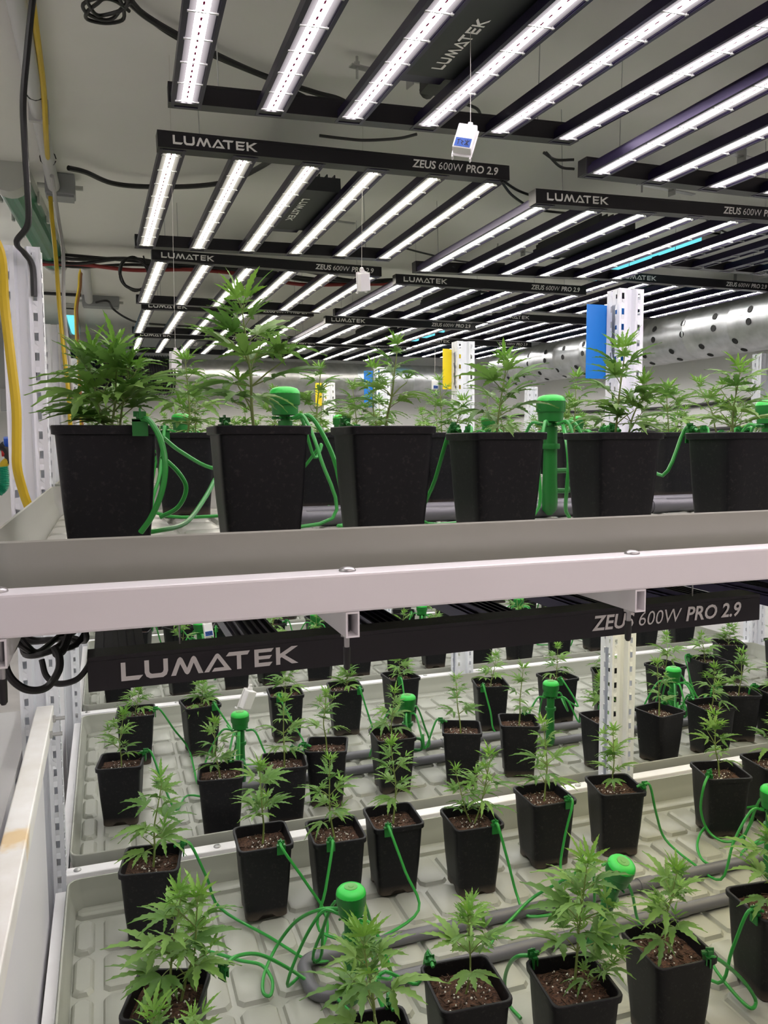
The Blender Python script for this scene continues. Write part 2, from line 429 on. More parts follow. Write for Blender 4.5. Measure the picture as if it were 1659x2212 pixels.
# upper lamps: (front-left-bottom corner, tilt about x, roll about y, yaw about z, light)
up = [
 ((.13, .985, 2.435), 4.4, -1.1, -2.3, 'led_pink', 'black six-bar grow lamp over the foremost upper tray, tipped up at its far end', None),
 ((.166, 2.358, 2.522), -1.5, -1.5, 1.4, 'led_warm', 'black six-bar grow lamp hanging level above the second upper tray by the left posts', None),
 ((.227, 3.805, 2.531), -1.0, 0, 1.6, 'led_warm', 'black six-bar grow lamp above the third upper tray with cables looped beside it', None),
 ((.243, 5.246, 2.54), -.5, -.5, 1.2, 'led_warm', 'black six-bar grow lamp above the fourth upper tray, left column of lamps', None),
 ((.25, 6.66, 2.545), 0, 0, .5, 'led_warm', 'black six-bar grow lamp above the last upper tray before the back wall, left column', None),
 ((1.312, .985, 2.45), 1.2, 0, -1.2, 'led_pink', 'black six-bar grow lamp over the foremost upper tray, in the middle column', None),
 ((1.356, 2.36, 2.48), -.4, -1.7, .3, 'led_neutral', 'black six-bar grow lamp above the second upper tray, middle column', None),
 ((1.387, 3.775, 2.489), 0, -.4, .8, 'led_neutral', 'black six-bar grow lamp above the third upper tray, middle column beside the cyan lamp', None),
 ((1.405, 5.18, 2.497), 0, 0, .8, 'led_warm', 'black six-bar grow lamp above the fourth upper tray, middle column', None),
 ((1.42, 6.6, 2.52), 0, 0, .4, 'led_warm', 'black six-bar grow lamp above the last upper tray before the back wall, middle column', None),
 ((2.62, .985, 2.5), 0, 0, 0, 'led_pink', 'black six-bar grow lamp over the foremost upper tray, right column', None),
 ((2.66, 2.36, 2.59), 0, 0, 0, 'led_off', 'switched-off six-bar grow lamp with dark bluish bars beside the perforated duct', None),
 ((2.66, 3.78, 2.585), 0, 0, 0, 'led_neutral', 'black six-bar grow lamp above the third upper tray next to the perforated duct', None),
 ((2.665, 5.2, 2.58), 0, 0, 0, 'led_neutral', 'black six-bar grow lamp above the fourth upper tray next to the perforated duct', None),
 ((2.665, 6.62, 2.58), 0, 0, 0, 'led_neutral', 'black six-bar grow lamp above the last upper tray next to the perforated duct', None),
 ((.13, -.75, 2.45), 0, 0, 0, 'led_added_aisle', 'added unseen six-bar grow lamp over the aisle before the front beam, left column', None),  # this pair is added behind the camera to brighten the front beam
 ((1.345, -.75, 2.45), 0, 0, 0, 'led_added_aisle', 'added unseen six-bar grow lamp over the aisle before the front beam, middle column', None),
]
for loc, tx, ry, rz, led, label, _ in up:
    grow_lamp(loc, (D2(tx), D2(ry), D2(rz)), led, label, 'grow lamps hanging from the ceiling', label.endswith('far end'))
ORD = ['first', 'second', 'third', 'fourth', 'fifth', 'sixth', 'seventh', 'eighth', 'ninth', 'tenth', 'eleventh', 'twelfth', 'thirteenth', 'fourteenth', 'fifteenth']
rown = ['first', 'second', 'third', 'fourth', 'last']
for ri, y in enumerate(ROWS):
    for ci, (x, cname) in enumerate(((-.031, 'left'), (1.21, 'middle'), (2.40, 'right'))):
        led = 'led_low_yellow' if (ri == 0 and ci == 1) else 'led_low'
        lab = 'black six-bar grow lamp strapped under the %s upper tray, %s column' % (rown[ri], cname)
        if ri == 0 and ci == 0: lab = 'black grow lamp with large white lettering under the white front beam'
        t = grow_lamp((x, y + .122, 1.3785), (0, D2(-.45) if ri == 0 and ci == 0 else 0, 0), led, lab, 'grow lamps strapped under the upper trays', False, 1.4685 - 1.4245 - .004)
        if ri == 0 and ci == 0:
            link('approval_lettering', ME_ROHS, t, (.50, .012, .0466), (D2(-90), 0, 0))

# ------------------------------------------------------------------ racks: posts, beams, cross tubes, trays
def post_mesh(h):
    bm = bmesh.new()
    prof = [(.022, .032), (.045, .032), (.045, -.033), (.017, -.033), (.011, -.018), (-.011, -.018), (-.017, -.033), (-.045, -.033), (-.045, .032), (-.022, .032)]
    pitch = .05; n = int(h / pitch)
    for i in range(len(prof) - 1):
        a, b = Vector((*prof[i], 0)), Vector((*prof[i + 1], 0)); L = (b - a).length; u = (b - a) / L
        if L > .06: cols = [(.014, .022, .014), (.040, .049, .020)]
        elif L > .027: cols = [(.010, .020, .020)]
        else: cols = []
        ub = [0]; 
        for c in cols: ub += [c[0], c[1]]
        ub.append(L)
        for r in range(n):
            z0 = r * pitch; z1 = z0 + pitch
            for j in range(len(ub) - 1):
                if j % 2 == 1 and cols:
                    hh = cols[j // 2][2]; zc = z0 + .025 + (.012 if j // 2 else 0)
                    zs = [(z0, zc - hh / 2), (zc + hh / 2, z1)]
                else: zs = [(z0, z1)]
                for q0, q1 in zs:
                    p = [a + u * ub[j], a + u * ub[j + 1]]
                    vs4 = [bm.verts.new((p[0].x, p[0].y, q0)), bm.verts.new((p[1].x, p[1].y, q0)), bm.verts.new((p[1].x, p[1].y, q1)), bm.verts.new((p[0].x, p[0].y, q1))]
                    bm.faces.new(vs4)
    bmesh.ops.remove_doubles(bm, verts=bm.verts, dist=.0004)
    bmesh.ops.solidify(bm, geom=list(bm.faces), thickness=.002)
    me = bpy.data.meshes.new('post'); bm.to_mesh(me); bm.free(); me.materials.append(MATS['galv_post']); return me
ME_POST = post_mesh(2.22)
_fp = MB(); _fp.box(-.06, .06, -.055, .055, 0, .006)
for sx in (-1, 1):
    _fp.lathe([(.008, .006), (.008, .016)], 6, (sx * .052, 0, 0))
ME_FOOT = _fp.mesh('foot_plate', 'bolt')
postrows = [0.885, 2.272, 3.66, 5.04, 6.42, 7.81]
pn = ['front beam', 'second row of trays', 'third row of trays', 'fourth row of trays', 'last row of trays', 'back wall']
for i, y in enumerate(postrows):
    for j, x in enumerate((-.186, [1.65, 1.645, 1.70, 1.75, 1.76, 1.76][i], [3.6, 3.6, 3.6, 3.66, 3.66, 3.66][i])):
        side = ['at the left rack end', 'in mid rack', 'at the right rack end'][j]
        t = thing('rack_upright', 'perforated white upright %s, before the %s' % (side, pn[i]), 'rack post', (x, y, 0), (0, 0, 0), 'perforated rack uprights')
        link('post', ME_POST, t); link('foot_plate', ME_FOOT, t)

BX0, BX1 = -.20, 3.62
def beam(y, ztop, label, bolts, h=.0465):
    t = thing('rack_beam', label, 'rack beam', (0, y, ztop - h), (0, 0, 0), 'white horizontal rack beams')
    mb = MB(); mb.box(BX0, BX1, -.021, .021, 0, h)
    o = mb.obj('beam', 'white_paint', t)
    bv = o.modifiers.new('bevel', 'BEVEL'); bv.width = .003; bv.segments = 2
    if bolts:
        for x in bolts:
            b = MB(); b.lathe([(.0105, 0), (.0105, .0015), (.009, .0035), (.005, .005), (.001, .0055)], 16, (x, 0, h)); b.obj('bolt_head', 'bolt', t, True)
tubex = [-.112, .272, .682] + [1.09 + .41 * k for k in range(6)]
for ri, y in enumerate(ROWS):
    beam(y - .045, 1.546, 'white painted square beam carrying the %s upper tray' % rown[ri] if ri else 'pinkish white square front beam right below the foremost upper tray lip', tubex if ri == 0 else None)
    beam(y - .055, .520, 'white painted square beam carrying the %s lower tray' % rown[ri], tubex[:5] if ri < 3 else None, .079)
def cross_tube(x, y, ztop, label, detailed):
    t = thing('cross_tube', label, 'tube', (x, y, ztop - .031), (0, 0, 0), 'tray support tubes')
    w, h, L = .0085, .031, 1.36
    mb = MB()
    mb.box(-w, w, 0, L, 0, .0022); mb.box(-w, w, 0, L, h - .0022, h)
    mb.box(-w, -w + .0022, 0, L, .0022, h - .0022); mb.box(w - .0022, w, 0, L, .0022, h - .0022)
    mb.obj('tube', 'white_paint', t)
    if detailed:
        b = MB(); b.lathe([(.0035, -.02), (.0035, .0005)], 12, (0, .026, 0)); b.lathe([(.0035, .001), (.0035, .0305)], 12, (0, .026, 0)); b.lathe([(.0075, -.004), (.0075, -.0005)], 6, (0, .026, 0))
        b.obj('bolt', 'bolt', t, True)
        c = MB(); c.lathe([(.0025, -.046), (.0044, -.043), (.0046, -.018), (.0046, -.0175)], 10, (0, .026, 0)); c.obj('bolt_cap', 'black_rubber', t, True)
for ri, y in enumerate(ROWS):
    for k, x in enumerate(tubex):
        if ri == 0 or k % 3 == 0:
            cross_tube(x, y - .066, 1.4995, 'thin white hollow tube under the %s upper tray, %s from the left uprights' % (rown[ri], ORD[k]), ri == 0)
        if k % 4 == 0: cross_tube(x, y - .076, .4410, 'thin white hollow tube under the %s lower tray, %s from the left uprights' % (rown[ri], ORD[k]), False)

def tray_mesh():
    mb = MB(); LX = TX1 - TX0; DY = DEPTH; zb = -.012; hl = .067
    # outer lip profile (offset inward, z), swept round the rectangle, then inner wall down to the floor
    prof = [(.030, -.027), (.020, -.024), (.012, -.004), (.006, .022), (.002, .036), (0, hl - .002), (.002, hl), (.005, hl - .001), (.0065, .035), (.010, .022), (.016, .006), (.020, zb)]
    def ring(off, z):
        r = .03 - off * .4; pts = []
        for cx, cy, a0 in ((off + r, off + r, 180), (LX - off - r, off + r, 270), (LX - off - r, DY - off - r, 0), (off + r, DY - off - r, 90)):
            for k in range(4):
                a = math.radians(a0 + 30 * k); pts.append((cx + r * math.cos(a), cy + r * math.sin(a), z))
        return pts
    rings = []
    for off, z in prof:
        rings.append(len(mb.v)); mb.v += ring(off, z)
    for a, b in zip(rings[:-1], rings[1:]):
        for k in range(16):
            k2 = (k + 1) % 16; mb.f.append((a + k, a + k2, b + k2, b + k)); mb.m.append(0)
    mb.f.append(tuple(rings[-1] + k for k in range(16))); mb.m.append(0)
    mb.f.append(tuple(rings[0] + k for k in reversed(range(16)))); mb.m.append(0)
    def pad(x0, x1, y0, y1):
        b = len(mb.v); e = .0055; c = .012
        def oc(i, z):
            X0, X1, Y0, Y1 = x0 + i, x1 - i, y0 + i, y1 - i; cc = min(c, (X1 - X0) * .3)
            return [(X0 + cc, Y0, z), (X1 - cc, Y0, z), (X1, Y0 + cc, z), (X1, Y1 - cc, z), (X1 - cc, Y1, z), (X0 + cc, Y1, z), (X0, Y1 - cc, z), (X0, Y0 + cc, z)]
        mb.v += oc(0, zb); mb.v += oc(e * .8, -.003); mb.v += oc(e * 1.7, 0)
        for lv in (0, 8):
            for k in range(8):
                k2 = (k + 1) % 8; mb.f.append((b + lv + k, b + lv + k2, b + lv + 8 + k2, b + lv + 8 + k)); mb.m.append(0)
        mb.f.append(tuple(b + 16 + k for k in range(8))); mb.m.append(0)
    ys = []; y = .024
    ys.append((y, y + .05)); y += .066
    while y + .14 < DY - .02: ys.append((y, y + .139)); y += .155
    if DY - .024 - y > .03: ys.append((y, DY - .024))
    xs = [(.022, .070)]; x = .090
    while x + .08 < LX - .02: xs.append((x, x + .083)); x += .0935
    for (y0, y1) in ys[1:-1]:
        for (x0, x1) in xs: pad(x0, x1, y0, y1)
    for (y0, y1) in (ys[0], ys[-1]): pad(.022, LX - .022, y0, y1)
    return mb.mesh('grow_tray', 'tray', True, 30)
ME_TRAY = tray_mesh()
for ri, y in enumerate(ROWS):
    for z, nm in ((ZU, 'upper'), (ZL, 'lower')):
        o = link('grow_tray', ME_TRAY, None, (TX0, y, z))
        lab = 'pale grey ribbed plastic grow tray, %s tier, %s row from the front beam' % (nm, rown[ri])
        tag(o, lab, 'grow tray', 'grow trays on the racks')

# ------------------------------------------------------------------ irrigation pipes
def pipe_loop(ri, z, ya, yb, x0, lab):
    r = .016; zc = z + r; x1 = TX1 - .12
    t = thing('irrigation_pipe', lab, 'pipe', (x0, ya, z), (0, 0, 0), 'grey irrigation pipe loops')
    dy = yb - ya
    for y_ in (0, dy):
        MB().tube([(.035, y_, r), (x1 - x0, y_, r)], r, 14).obj('pipe', 'pvc_grey', t, True)
    pts = smoothpath([(.05, 0, r), (.025, .002, r), (.006, .018, r), (0, .04, r), (0, dy - .04, r), (.006, dy - .018, r), (.025, dy - .002, r), (.05, dy, r)], 4)
    MB().tube(pts, r * 1.02, 14).obj('elbow', 'pvc_grey', t, True)
    for y_ in (0, dy):
        for xx in (.045, .95, 1.9):
            MB().tube([(xx, y_, r), (xx + .045, y_, r)], r * 1.16, 14).obj('coupling', 'pvc_grey', t, True)
PIPE = {}
for ri, y in enumerate(ROWS):
    offs = [(.65, .785), (.41, .548), (.55, .68), (.55, .68), (.55, .68)][ri]
    for z, nm in ((ZU, 'upper'), (ZL, 'lower')):
        o2 = (.65, .785) if nm == 'upper' and ri == 0 else offs
        PIPE[(ri, nm)] = (y + o2[0], y + o2[1])
        pipe_loop(ri, z, y + o2[0], y + o2[1], .395 if ri == 0 and nm == 'lower' else .30, 'pair of grey plastic pipes lying in the %s %s tray' % (rown[ri], nm))

# ------------------------------------------------------------------ drip manifolds
def mk_body():
    mb = MB()
    mb.lathe([(.006, 0), (.017, .012), (.0185, .03), (.0165, .09), (.0155, .135), (.0155, .15)], 16)
    mb.lathe([(.021, .150), (.022, .156), (.021, .162)], 16); mb.lathe([(.0155, .162), (.0155, .20)], 16)
    return mb.mesh('manifold_stake', 'green_plastic', True)
ME_MSTAKE = mk_body()
_m = MB(); _m.lathe([(.010, .200), (.010, .210), (.0275, .212), (.0285, .228), (.0285, .232), (.0315, .233), (.0325, .236), (.0330, .256), (.0325, .257)], 44, ribs=(5, 7)); ME_MHEAD = _m.mesh('regulator_body', 'green_plastic', True, 50)
_m = MB(); _m.lathe([(.0325, .2565), (.0315, .262), (.027, .2675), (.018, .2705), (.008, .2715), (.001, .2718)], 32); ME_MCAP = _m.mesh('cap', 'green_cap', True, 50)
_m = MB(); _m.lathe([(.0145, .2690), (.0145, .2718), (.013, .2722), (.006, .2722), (.0055, .2729), (.001, .2731)], 20); ME_MLOGO = _m.mesh('cap_disc', 'cap_logo', True)
_m = MB(); _m.tube(smoothpath([(.014, 0, .10), (.045, 0, .10), (.056, 0, .09), (.056, 0, .065), (.046, 0, .055), (.015, 0, .055)], 3), .006, 8); ME_MHAND = _m.mesh('handle', 'green_plastic', True)
def manifold(x, y, z, lab, grp, tilt=(0, 0, 0)):
    t = thing('drip_manifold', lab, 'drip manifold', (x, y, z), tilt, grp)
    link('manifold_stake', ME_MSTAKE, t); h = link('regulator_body', ME_MHEAD, t); c = link('cap', ME_MCAP, t); link('cap_disc', ME_MLOGO, c)
    link('handle', ME_MHAND, t, None, (0, 0, random.Random(x * 77 + y).uniform(-2, 1)))
    n = MB()
    for k in range(8):
        a = k * math.pi / 4 + .2
        n.tube([(.008 * math.cos(a), .008 * math.sin(a), .206), (.030 * math.cos(a), .030 * math.sin(a), .2055)], .0026, 6)
    n.obj('outlet_ring', 'green_plastic', t, True)
    return t

# ------------------------------------------------------------------ potted plants
PS, PBOT, PH = .0715, .0545, .200
def pot_mesh():
    mb = MB()
    def ring(half, z, r, notch=0.):
        pts = []; r = min(r, half * .9)
        for q in range(4):
            a0 = math.pi / 4 + q * math.pi / 2
            # side midpoint section before corner q, direction
            ca, sa = math.cos(q * math.pi / 2), math.sin(q * math.pi / 2)
            for (u, dz) in ((-.026, 0), (-.012, notch), (.012, notch), (.026, 0)):
                # side facing +x rotated by q
                x, y = half, u * half / .0545
                pts.append((x * ca - y * sa, x * sa + y * ca, z + dz))
            for k in range(4):
                a = k * math.pi / 6
                x, y = half - r + r * math.cos(a), half - r + r * math.sin(a)
                pts.append((x * ca - y * sa, x * sa + y * ca, z))
        return pts
    lv = [(PBOT - .003, 0, .014, .010), (PBOT, .003, .014, .011), (PBOT + .0005, .022, .014, .004), (PBOT + .0065, .09, .015, 0), (PS - .0045, .186, .016, 0), (PS - .004, .1865, .016, 0), (PS, .1875, .016, 0), (PS + .0005, .1985, .016, 0), (PS - .0005, .200, .016, 0), (PS - .0045, .200, .014, 0), (PS - .0058, .1985, .014, 0), (.0595, .15, .014, 0)]
    rings = []
    for h, z, r, nt in lv:
        rings.append(len(mb.v)); mb.v += ring(h, z, r, nt)
    for a, b in zip(rings[:-1], rings[1:]):
        for k in range(32):
            k2 = (k + 1) % 32; mb.f.append((a + k, a + k2, b + k2, b + k)); mb.m.append(0)
    mb.f.append(tuple(rings[0] + k for k in reversed(range(32)))); mb.m.append(0)
    mb.f.append(tuple(rings[-1] + k for k in range(32))); mb.m.append(0)
    return mb.mesh('pot', 'pot_black', True, 32)
ME_POT = pot_mesh()
SOILZ = .176
def soil_mesh(seed):
    rnd = random.Random(seed); mb = MB(); n = 15; half = .0625
    for j in range(n):
        for i in range(n):
            u, v = -1 + 2 * i / (n - 1), -1 + 2 * j / (n - 1)
            z = noise.noise(Vector((u * 3 + seed * 7, v * 3, 0))) * .004 + noise.noise(Vector((u * 9 + seed, v * 9, 3))) * .0035 - .004 * max(abs(u), abs(v)) ** 4
            rr = half * (1 - .04 * (abs(u * v)) ** 2)
            mb.v.append((u * rr, v * rr, z))
    for j in range(n - 1):
        for i in range(n - 1):
            a = j * n + i; mb.f.append((a, a + 1, a + n + 1, a + n)); mb.m.append(0)
    return mb.mesh('soil', 'soil', True, 80)
ME_SOIL = [soil_mesh(k) for k in range(3)]
def speck_mesh(seed):
    rnd = random.Random(seed); mb = MB()
    for k in range(48):
        x, y = rnd.gauss(0, .026), rnd.gauss(.0, .028)
        if abs(x) > .057 or abs(y) > .057: continue
        s = rnd.uniform(.0005, .0016); M = Matrix.Translation((x, y, .0015)) @ Matrix.Rotation(rnd.random() * 3, 4, 'Z') @ Matrix.Rotation(rnd.random() * 3, 4, 'X')
        mb.box(-s, s, -s, s, -s, s, 0, M)
    for k in range(60):
        x, y = rnd.uniform(-.056, .056), rnd.uniform(-.056, .056); L = rnd.uniform(.003, .009); s = rnd.uniform(.0006, .0014)
        M = Matrix.Translation((x, y, .002)) @ Matrix.Rotation(rnd.random() * 6, 4, 'Z') @ Matrix.Rotation(rnd.uniform(-.5, .5), 4, 'X')
        mb.box(-s, s, -L, L, -s, s, 1, M)
    return mb.mesh('perlite_and_bark', ['perlite', 'soil_clod'])
ME_SPECK = [speck_mesh(k) for k in range(3)]

def leaf_mesh(name, nl, droop, m, seed, narrow=1.0, nseg=11):
    """palmate serrated leaf, unit length of the middle leaflet, growing along +Y, petiole from the origin"""
    rnd = random.Random(seed); mb = MB(); P = .42
    mb.tube([(0, 0, 0), (0, P * .5, .04), (0, P, .05)], .012, 5, 1)
    if nl == 7: ang = [0, 33, -33, 64, -64, 104, -104]; ln = [1, .95, .95, .74, .74, .40, .40]
    elif nl == 5: ang = [0, 36, -36, 76, -76]; ln = [1, .88, .88, .56, .56]
    else: ang = [0, 44, -44]; ln = [1, .72, .72]
    for a, l in zip(ang, ln):
        a = math.radians(a + rnd.uniform(-5, 5)); l *= rnd.uniform(.92, 1.06); wmax = .118 * narrow * (.55 + .45 * l)
        ca, sa = math.cos(a), math.sin(a); b0 = len(mb.v); d = droop * rnd.uniform(.7, 1.3)
        tw = rnd.uniform(-.3, .3)
        for i in range(nseg + 1):
            t = i / nseg
            w = wmax * (math.sin(math.pi * min(1, t ** .75)) ** .9 + .02) if 0 < t < 1 else .004
            tooth = 1.0 if i % 2 else .64
            yy = t * l; z = .05 + .10 * math.sin(t * 1.7) * l - d * t * t * l
            for sgn, k in ((-1, tooth), (0, 0), (1, tooth)):
                xx = sgn * w * k; y2 = yy + (.035 * l if (sgn and i % 2) else 0)
                zz = z + abs(sgn) * w * .30 + sgn * w * tw
                mb.v.append((xx * ca + y2 * sa, P + y2 * ca - xx * sa, zz))
        for i in range(nseg):
            r0, r1 = b0 + 3 * i, b0 + 3 * (i + 1)
            mb.f.append((r0, r0 + 1, r1 + 1, r1)); mb.m.append(0)
            mb.f.append((r0 + 1, r0 + 2, r1 + 2, r1 + 1)); mb.m.append(0)
    return mb.mesh(name, [m, 'stem'], True, 70)
LEAF = [leaf_mesh('leaf_a', 5, .25, 'leaf', 1), leaf_mesh('leaf_b', 7, .32, 'leaf', 2), leaf_mesh('leaf_c', 5, .5, 'leaf', 3), leaf_mesh('leaf_d', 7, .15, 'leaf', 4), leaf_mesh('leaf_e', 5, .4, 'leaf', 5, .85)]
YOUNG = [leaf_mesh('young_leaf_a', 3, .1, 'leaf_young', 6, .8), leaf_mesh('young_leaf_b', 5, .2, 'leaf_young', 7, .75), leaf_mesh('young_leaf_c', 3, .3, 'leaf_young', 8, .9)]

def plant(root, base, top, size, nodes, seed, tufts=.5):
    """stem mesh plus one object for each leaf; base and top in the root's space"""
    rnd = random.Random(seed); base = Vector(base); top = Vector(top); Hh = (top - base).length
    mid = base.lerp(top, .5) + Vector((rnd.uniform(-1, 1), rnd.uniform(-1, 1), 0)) * Hh * .05
    spine = smoothpath([base, base.lerp(mid, .5) + Vector((rnd.uniform(-1, 1), rnd.uniform(-1, 1), 0)) * .004, mid, mid.lerp(top, .5), top], 4)
    N = len(spine) - 1
    r0 = .0032 * (Hh / .25) ** .5; mb = MB()
    mb.tube(spine, [r0 * (1 - .6 * i / N) for i in range(N + 1)], 6)
    az = rnd.uniform(0, math.pi)
    leaves = []
    for k in range(nodes):
        t = .22 + .74 * k / (nodes - 1)
        p = spine[min(N, int(t * N + .5))]
        s = size * (.62 + .55 * math.sin(math.pi * min(1, .12 + t * .92))) * rnd.uniform(.85, 1.12)
        if t > .85: s *= .75
        for sd in (0, 1):
            if k == 0 and rnd.random() < .3: continue
            a = az + sd * math.pi + rnd.uniform(-.3, .3)
            el = D2(-2 + 42 * t + rnd.uniform(-14, 14))
            leaves.append((rnd.choice(LEAF), p, a, el, s))
            if rnd.random() < tufts and t < .8:
                L = size * rnd.uniform(.35, .8); e2 = D2(rnd.uniform(35, 60)); a2 = a + rnd.uniform(-.3, .3)
                d = Vector((-math.sin(a2) * math.cos(e2), math.cos(a2) * math.cos(e2), math.sin(e2)))
                q = p + d * L; mb.tube([p, p + d * L * .5 + Vector((0, 0, .002)), q], [r0 * .5, r0 * .42, r0 * .35], 5)
                for j in range(3):
                    leaves.append((rnd.choice(YOUNG if j else LEAF), q, a2 + (j - 1) * 1.9 + rnd.uniform(-.3, .3), D2(rnd.uniform(15, 55)), size * rnd.uniform(.36, .56)))
        az += math.pi / 2 + rnd.uniform(-.25, .25)
    for j in range(5):
        leaves.append((YOUNG[j % 3], spine[-1], az + j * 1.256 + rnd.uniform(-.3, .3), D2(rnd.uniform(38, 70)), size * rnd.uniform(.42, .66)))
    mb.obj('stem', 'stem', root, True)
    for me, p, a, el, s in leaves:
        link('leaf', me, root, p, (el, rnd.uniform(-.25, .25), a), s)

POTS = []; ROOTS = []
def potted(x, y, zf, top, rot, size, nodes, seed, lab, grp, near=True, scale=1.0, tufts=.5, extra=()):
    """top = world position of the shoot tip"""
    root = thing('potted_plant', lab, 'potted plant', (x, y, zf), (0, 0, rot), grp)
    root.scale = (scale,) * 3
    link('pot', ME_POT, root)
    so = link('soil', ME_SOIL[seed % 3], root, (0, 0, SOILZ))
    if near:
        sp = link('perlite_and_bark', ME_SPECK[seed % 3], so); sp['kind'] = 'stuff'
    Mi = (Matrix.Translation((x, y, zf)) @ Matrix.Rotation(rot, 4, 'Z') @ Matrix.Scale(scale, 4)).inverted()
    top = Vector(top) - Vector((0, 0, size * .55))
    lt = Mi @ top
    b = Vector((lt.x * .12, lt.y * .12, SOILZ - .004))
    plant(root, b, lt, size, nodes, seed, tufts)
    for (tp, sz, nd) in extra:
        lt2 = Mi @ (Vector(tp) - Vector((0, 0, sz * .55))); plant(root, Vector((lt2.x * .2 + .012, lt2.y * .2 + .008, SOILZ - .004)), lt2, sz, nd, seed + 991, tufts)
    POTS.append((x, y, zf, rot, scale)); ROOTS.append(root)
    return root

rnd = random.Random(11)
# lower first tray, back row and front row: (rim centre px or xy, tip px, leaf size, nodes, rot)
L1 = [((.075, 1.995), (348, 1662), .072, 6, -.17), ((.359, 2.014), (560, 1632), .066, 6, -.03), ((.549, 1.983), (712, 1622), .058, 5, -.05), ((.722, 2.005), (845, 1592), .060, 6, -.06),
      ((.925, 1.926), (1060, 1612), .064, 5, -.06), ((1.19, 1.985), (1175, 1548), .060, 6, -.02), ((1.424, 1.968), (1325, 1562), .060, 5, -.19), ((1.80, 1.945), (1545, 1530), .056, 5, -.25), ((2.01, 1.95), (1680, 1530), .06, 5, -.1),
      ((.075, 1.475), (388, 1900), .076, 6, -.32), ((.407, 1.235), (785, 1985), .088, 6, -.1), ((.619, 1.313), (1012, 1945), .070, 5, -.08), ((.82, 1.254), (1268, 1826), .085, 7, -.11), ((1.065, 1.281), (1462, 1852), .072, 5, -.05), ((1.385, 1.33), (1668, 1780), .08, 6, -.1),
      ((.135, 1.17), (325, 2160), .07, 5, .1), ((1.70, 1.30), None, .07, 5, 0), ((2.2, 1.35), None, .07, 5, 0), ((2.35, 1.95), None, .06, 5, 0), ((2.75, 1.4), None, .06, 5, 0), ((2.9, 1.95), None, .06, 5, 0)]
for i, (c, tp, sz, nd, rot) in enumerate(L1):
    x, y = c
    top = ony(tp[0], tp[1], y) if tp else Vector((x, y, ZL + .44))
    back = y > 1.8
    g = 'potted plants in the back row of the first lower tray' if back else 'potted plants in the front row of the first lower tray'
    lab = 'leafy young cannabis plant in black square pot, %s row of the first lower tray' % ('back' if back else 'front')
    extra = ()
    if i == 9:
        lab = 'two-stemmed bushy plant in black pot by the white left end of the first lower tray'
        extra = ((ony(425, 1905, 1.47), .075, 5),)
    if i == 4: extra = ((ony(985, 1648, 1.95), .05, 3),)
    if i == 12: extra = ((ony(1340, 2040, 1.22), .05, 3),)
    potted(x, y, ZL, top, rot, sz, nd, 100 + i, lab, g, True, 1.0, .45, extra)
# lower second tray
L2 = [((261, 1641), (265, 1530)), ((293, 1535), (300, 1490)), ((432, 1516), (438, 1470)), ((477, 1664), (463, 1545)), ((614, 1641), (612, 1502)), ((616, 1493), (616, 1440)), ((706, 1607), (704, 1482)), ((745, 1481), (752, 1430)),
      ((847, 1583), (852, 1482)), ((865, 1458), (862, 1422)), ((997, 1570), (985, 1452)), ((1059, 1473), (1072, 1405)), ((1120, 1555), (1130, 1432)), ((1204, 1459), (1205, 1385)), ((1305, 1547), (1297, 1452)), ((1315, 1450), (1310, 1400)),
      ((1425, 1532), (1420, 1420)), ((1437, 1435), (1440, 1362)), ((1535, 1520), (1545, 1432)), ((1527, 1422), (1515, 1362)), ((1595, 1492), (1602, 1398)), ((1575, 1387), (1576, 1347)), ((1680, 1490), (1680, 1400)), ((1690, 1385), (1690, 1340))]
for i, (c, tp) in enumerate(L2):
    p = onz(c[0], c[1], ZL + .2); back = p.y > 2.85
    y = min(max(p.y, 2.455), 3.46); x = p.x
    top = ony(tp[0], tp[1], y)
    if top.z < ZL + .30: top.z = ZL + .30
    potted(x, y, ZL, top, rnd.uniform(-.45, .2), .058, 5, 200 + i, 'small cannabis plant in black square pot, %s row of the second lower tray' % ('back' if back else 'front'),
           'potted plants in the %s row of the second lower tray' % ('back' if back else 'front'), True, 1.0, .4)
for i, x in enumerate((.02, .32, .59, .77, 1.02, 1.24, 1.47, 1.68, 1.93, 2.18, 2.44, 2.72, 3.03, 3.3)):
    potted(x, 3.95 + rnd.uniform(-.03, .05), ZL, (x + rnd.uniform(-.03, .03), 3.95, ZL + rnd.uniform(.34, .44)), rnd.uniform(-.5, .5), .058, 5, 300 + i,
           'small cannabis plant in black square pot, front row of the third lower tray', 'potted plants in the front row of the third lower tray', False, 1, .35)
for i in range(12):
    x = .1 + .27 * i + rnd.uniform(-.04, .04); y = 4.55 + rnd.uniform(-.06, .06)
    potted(x, y, ZL, (x + rnd.uniform(-.03, .03), y, ZL + rnd.uniform(.34, .44)), rnd.uniform(-.5, .5), .058, 5, 330 + i,
           'small cannabis plant in black square pot, back row of the third lower tray', 'potted plants in the back row of the third lower tray', False, 1, .3)
for ri in (3, 4):
    for i in range(24):
        x = .1 + .27 * (i % 12) + rnd.uniform(-.04, .04); y = ROWS[ri] + (.3 if i < 12 else .9) + rnd.uniform(-.06, .06)
        potted(x, y, ZL, (x + rnd.uniform(-.03, .03), y, ZL + rnd.uniform(.34, .44)), rnd.uniform(-.5, .5), .06, 4, 400 + ri * 40 + i,
               'small cannabis plant in black square pot on the %s lower tray' % rown[ri], 'potted plants on the %s lower tray' % rown[ri], False, 1, .2)

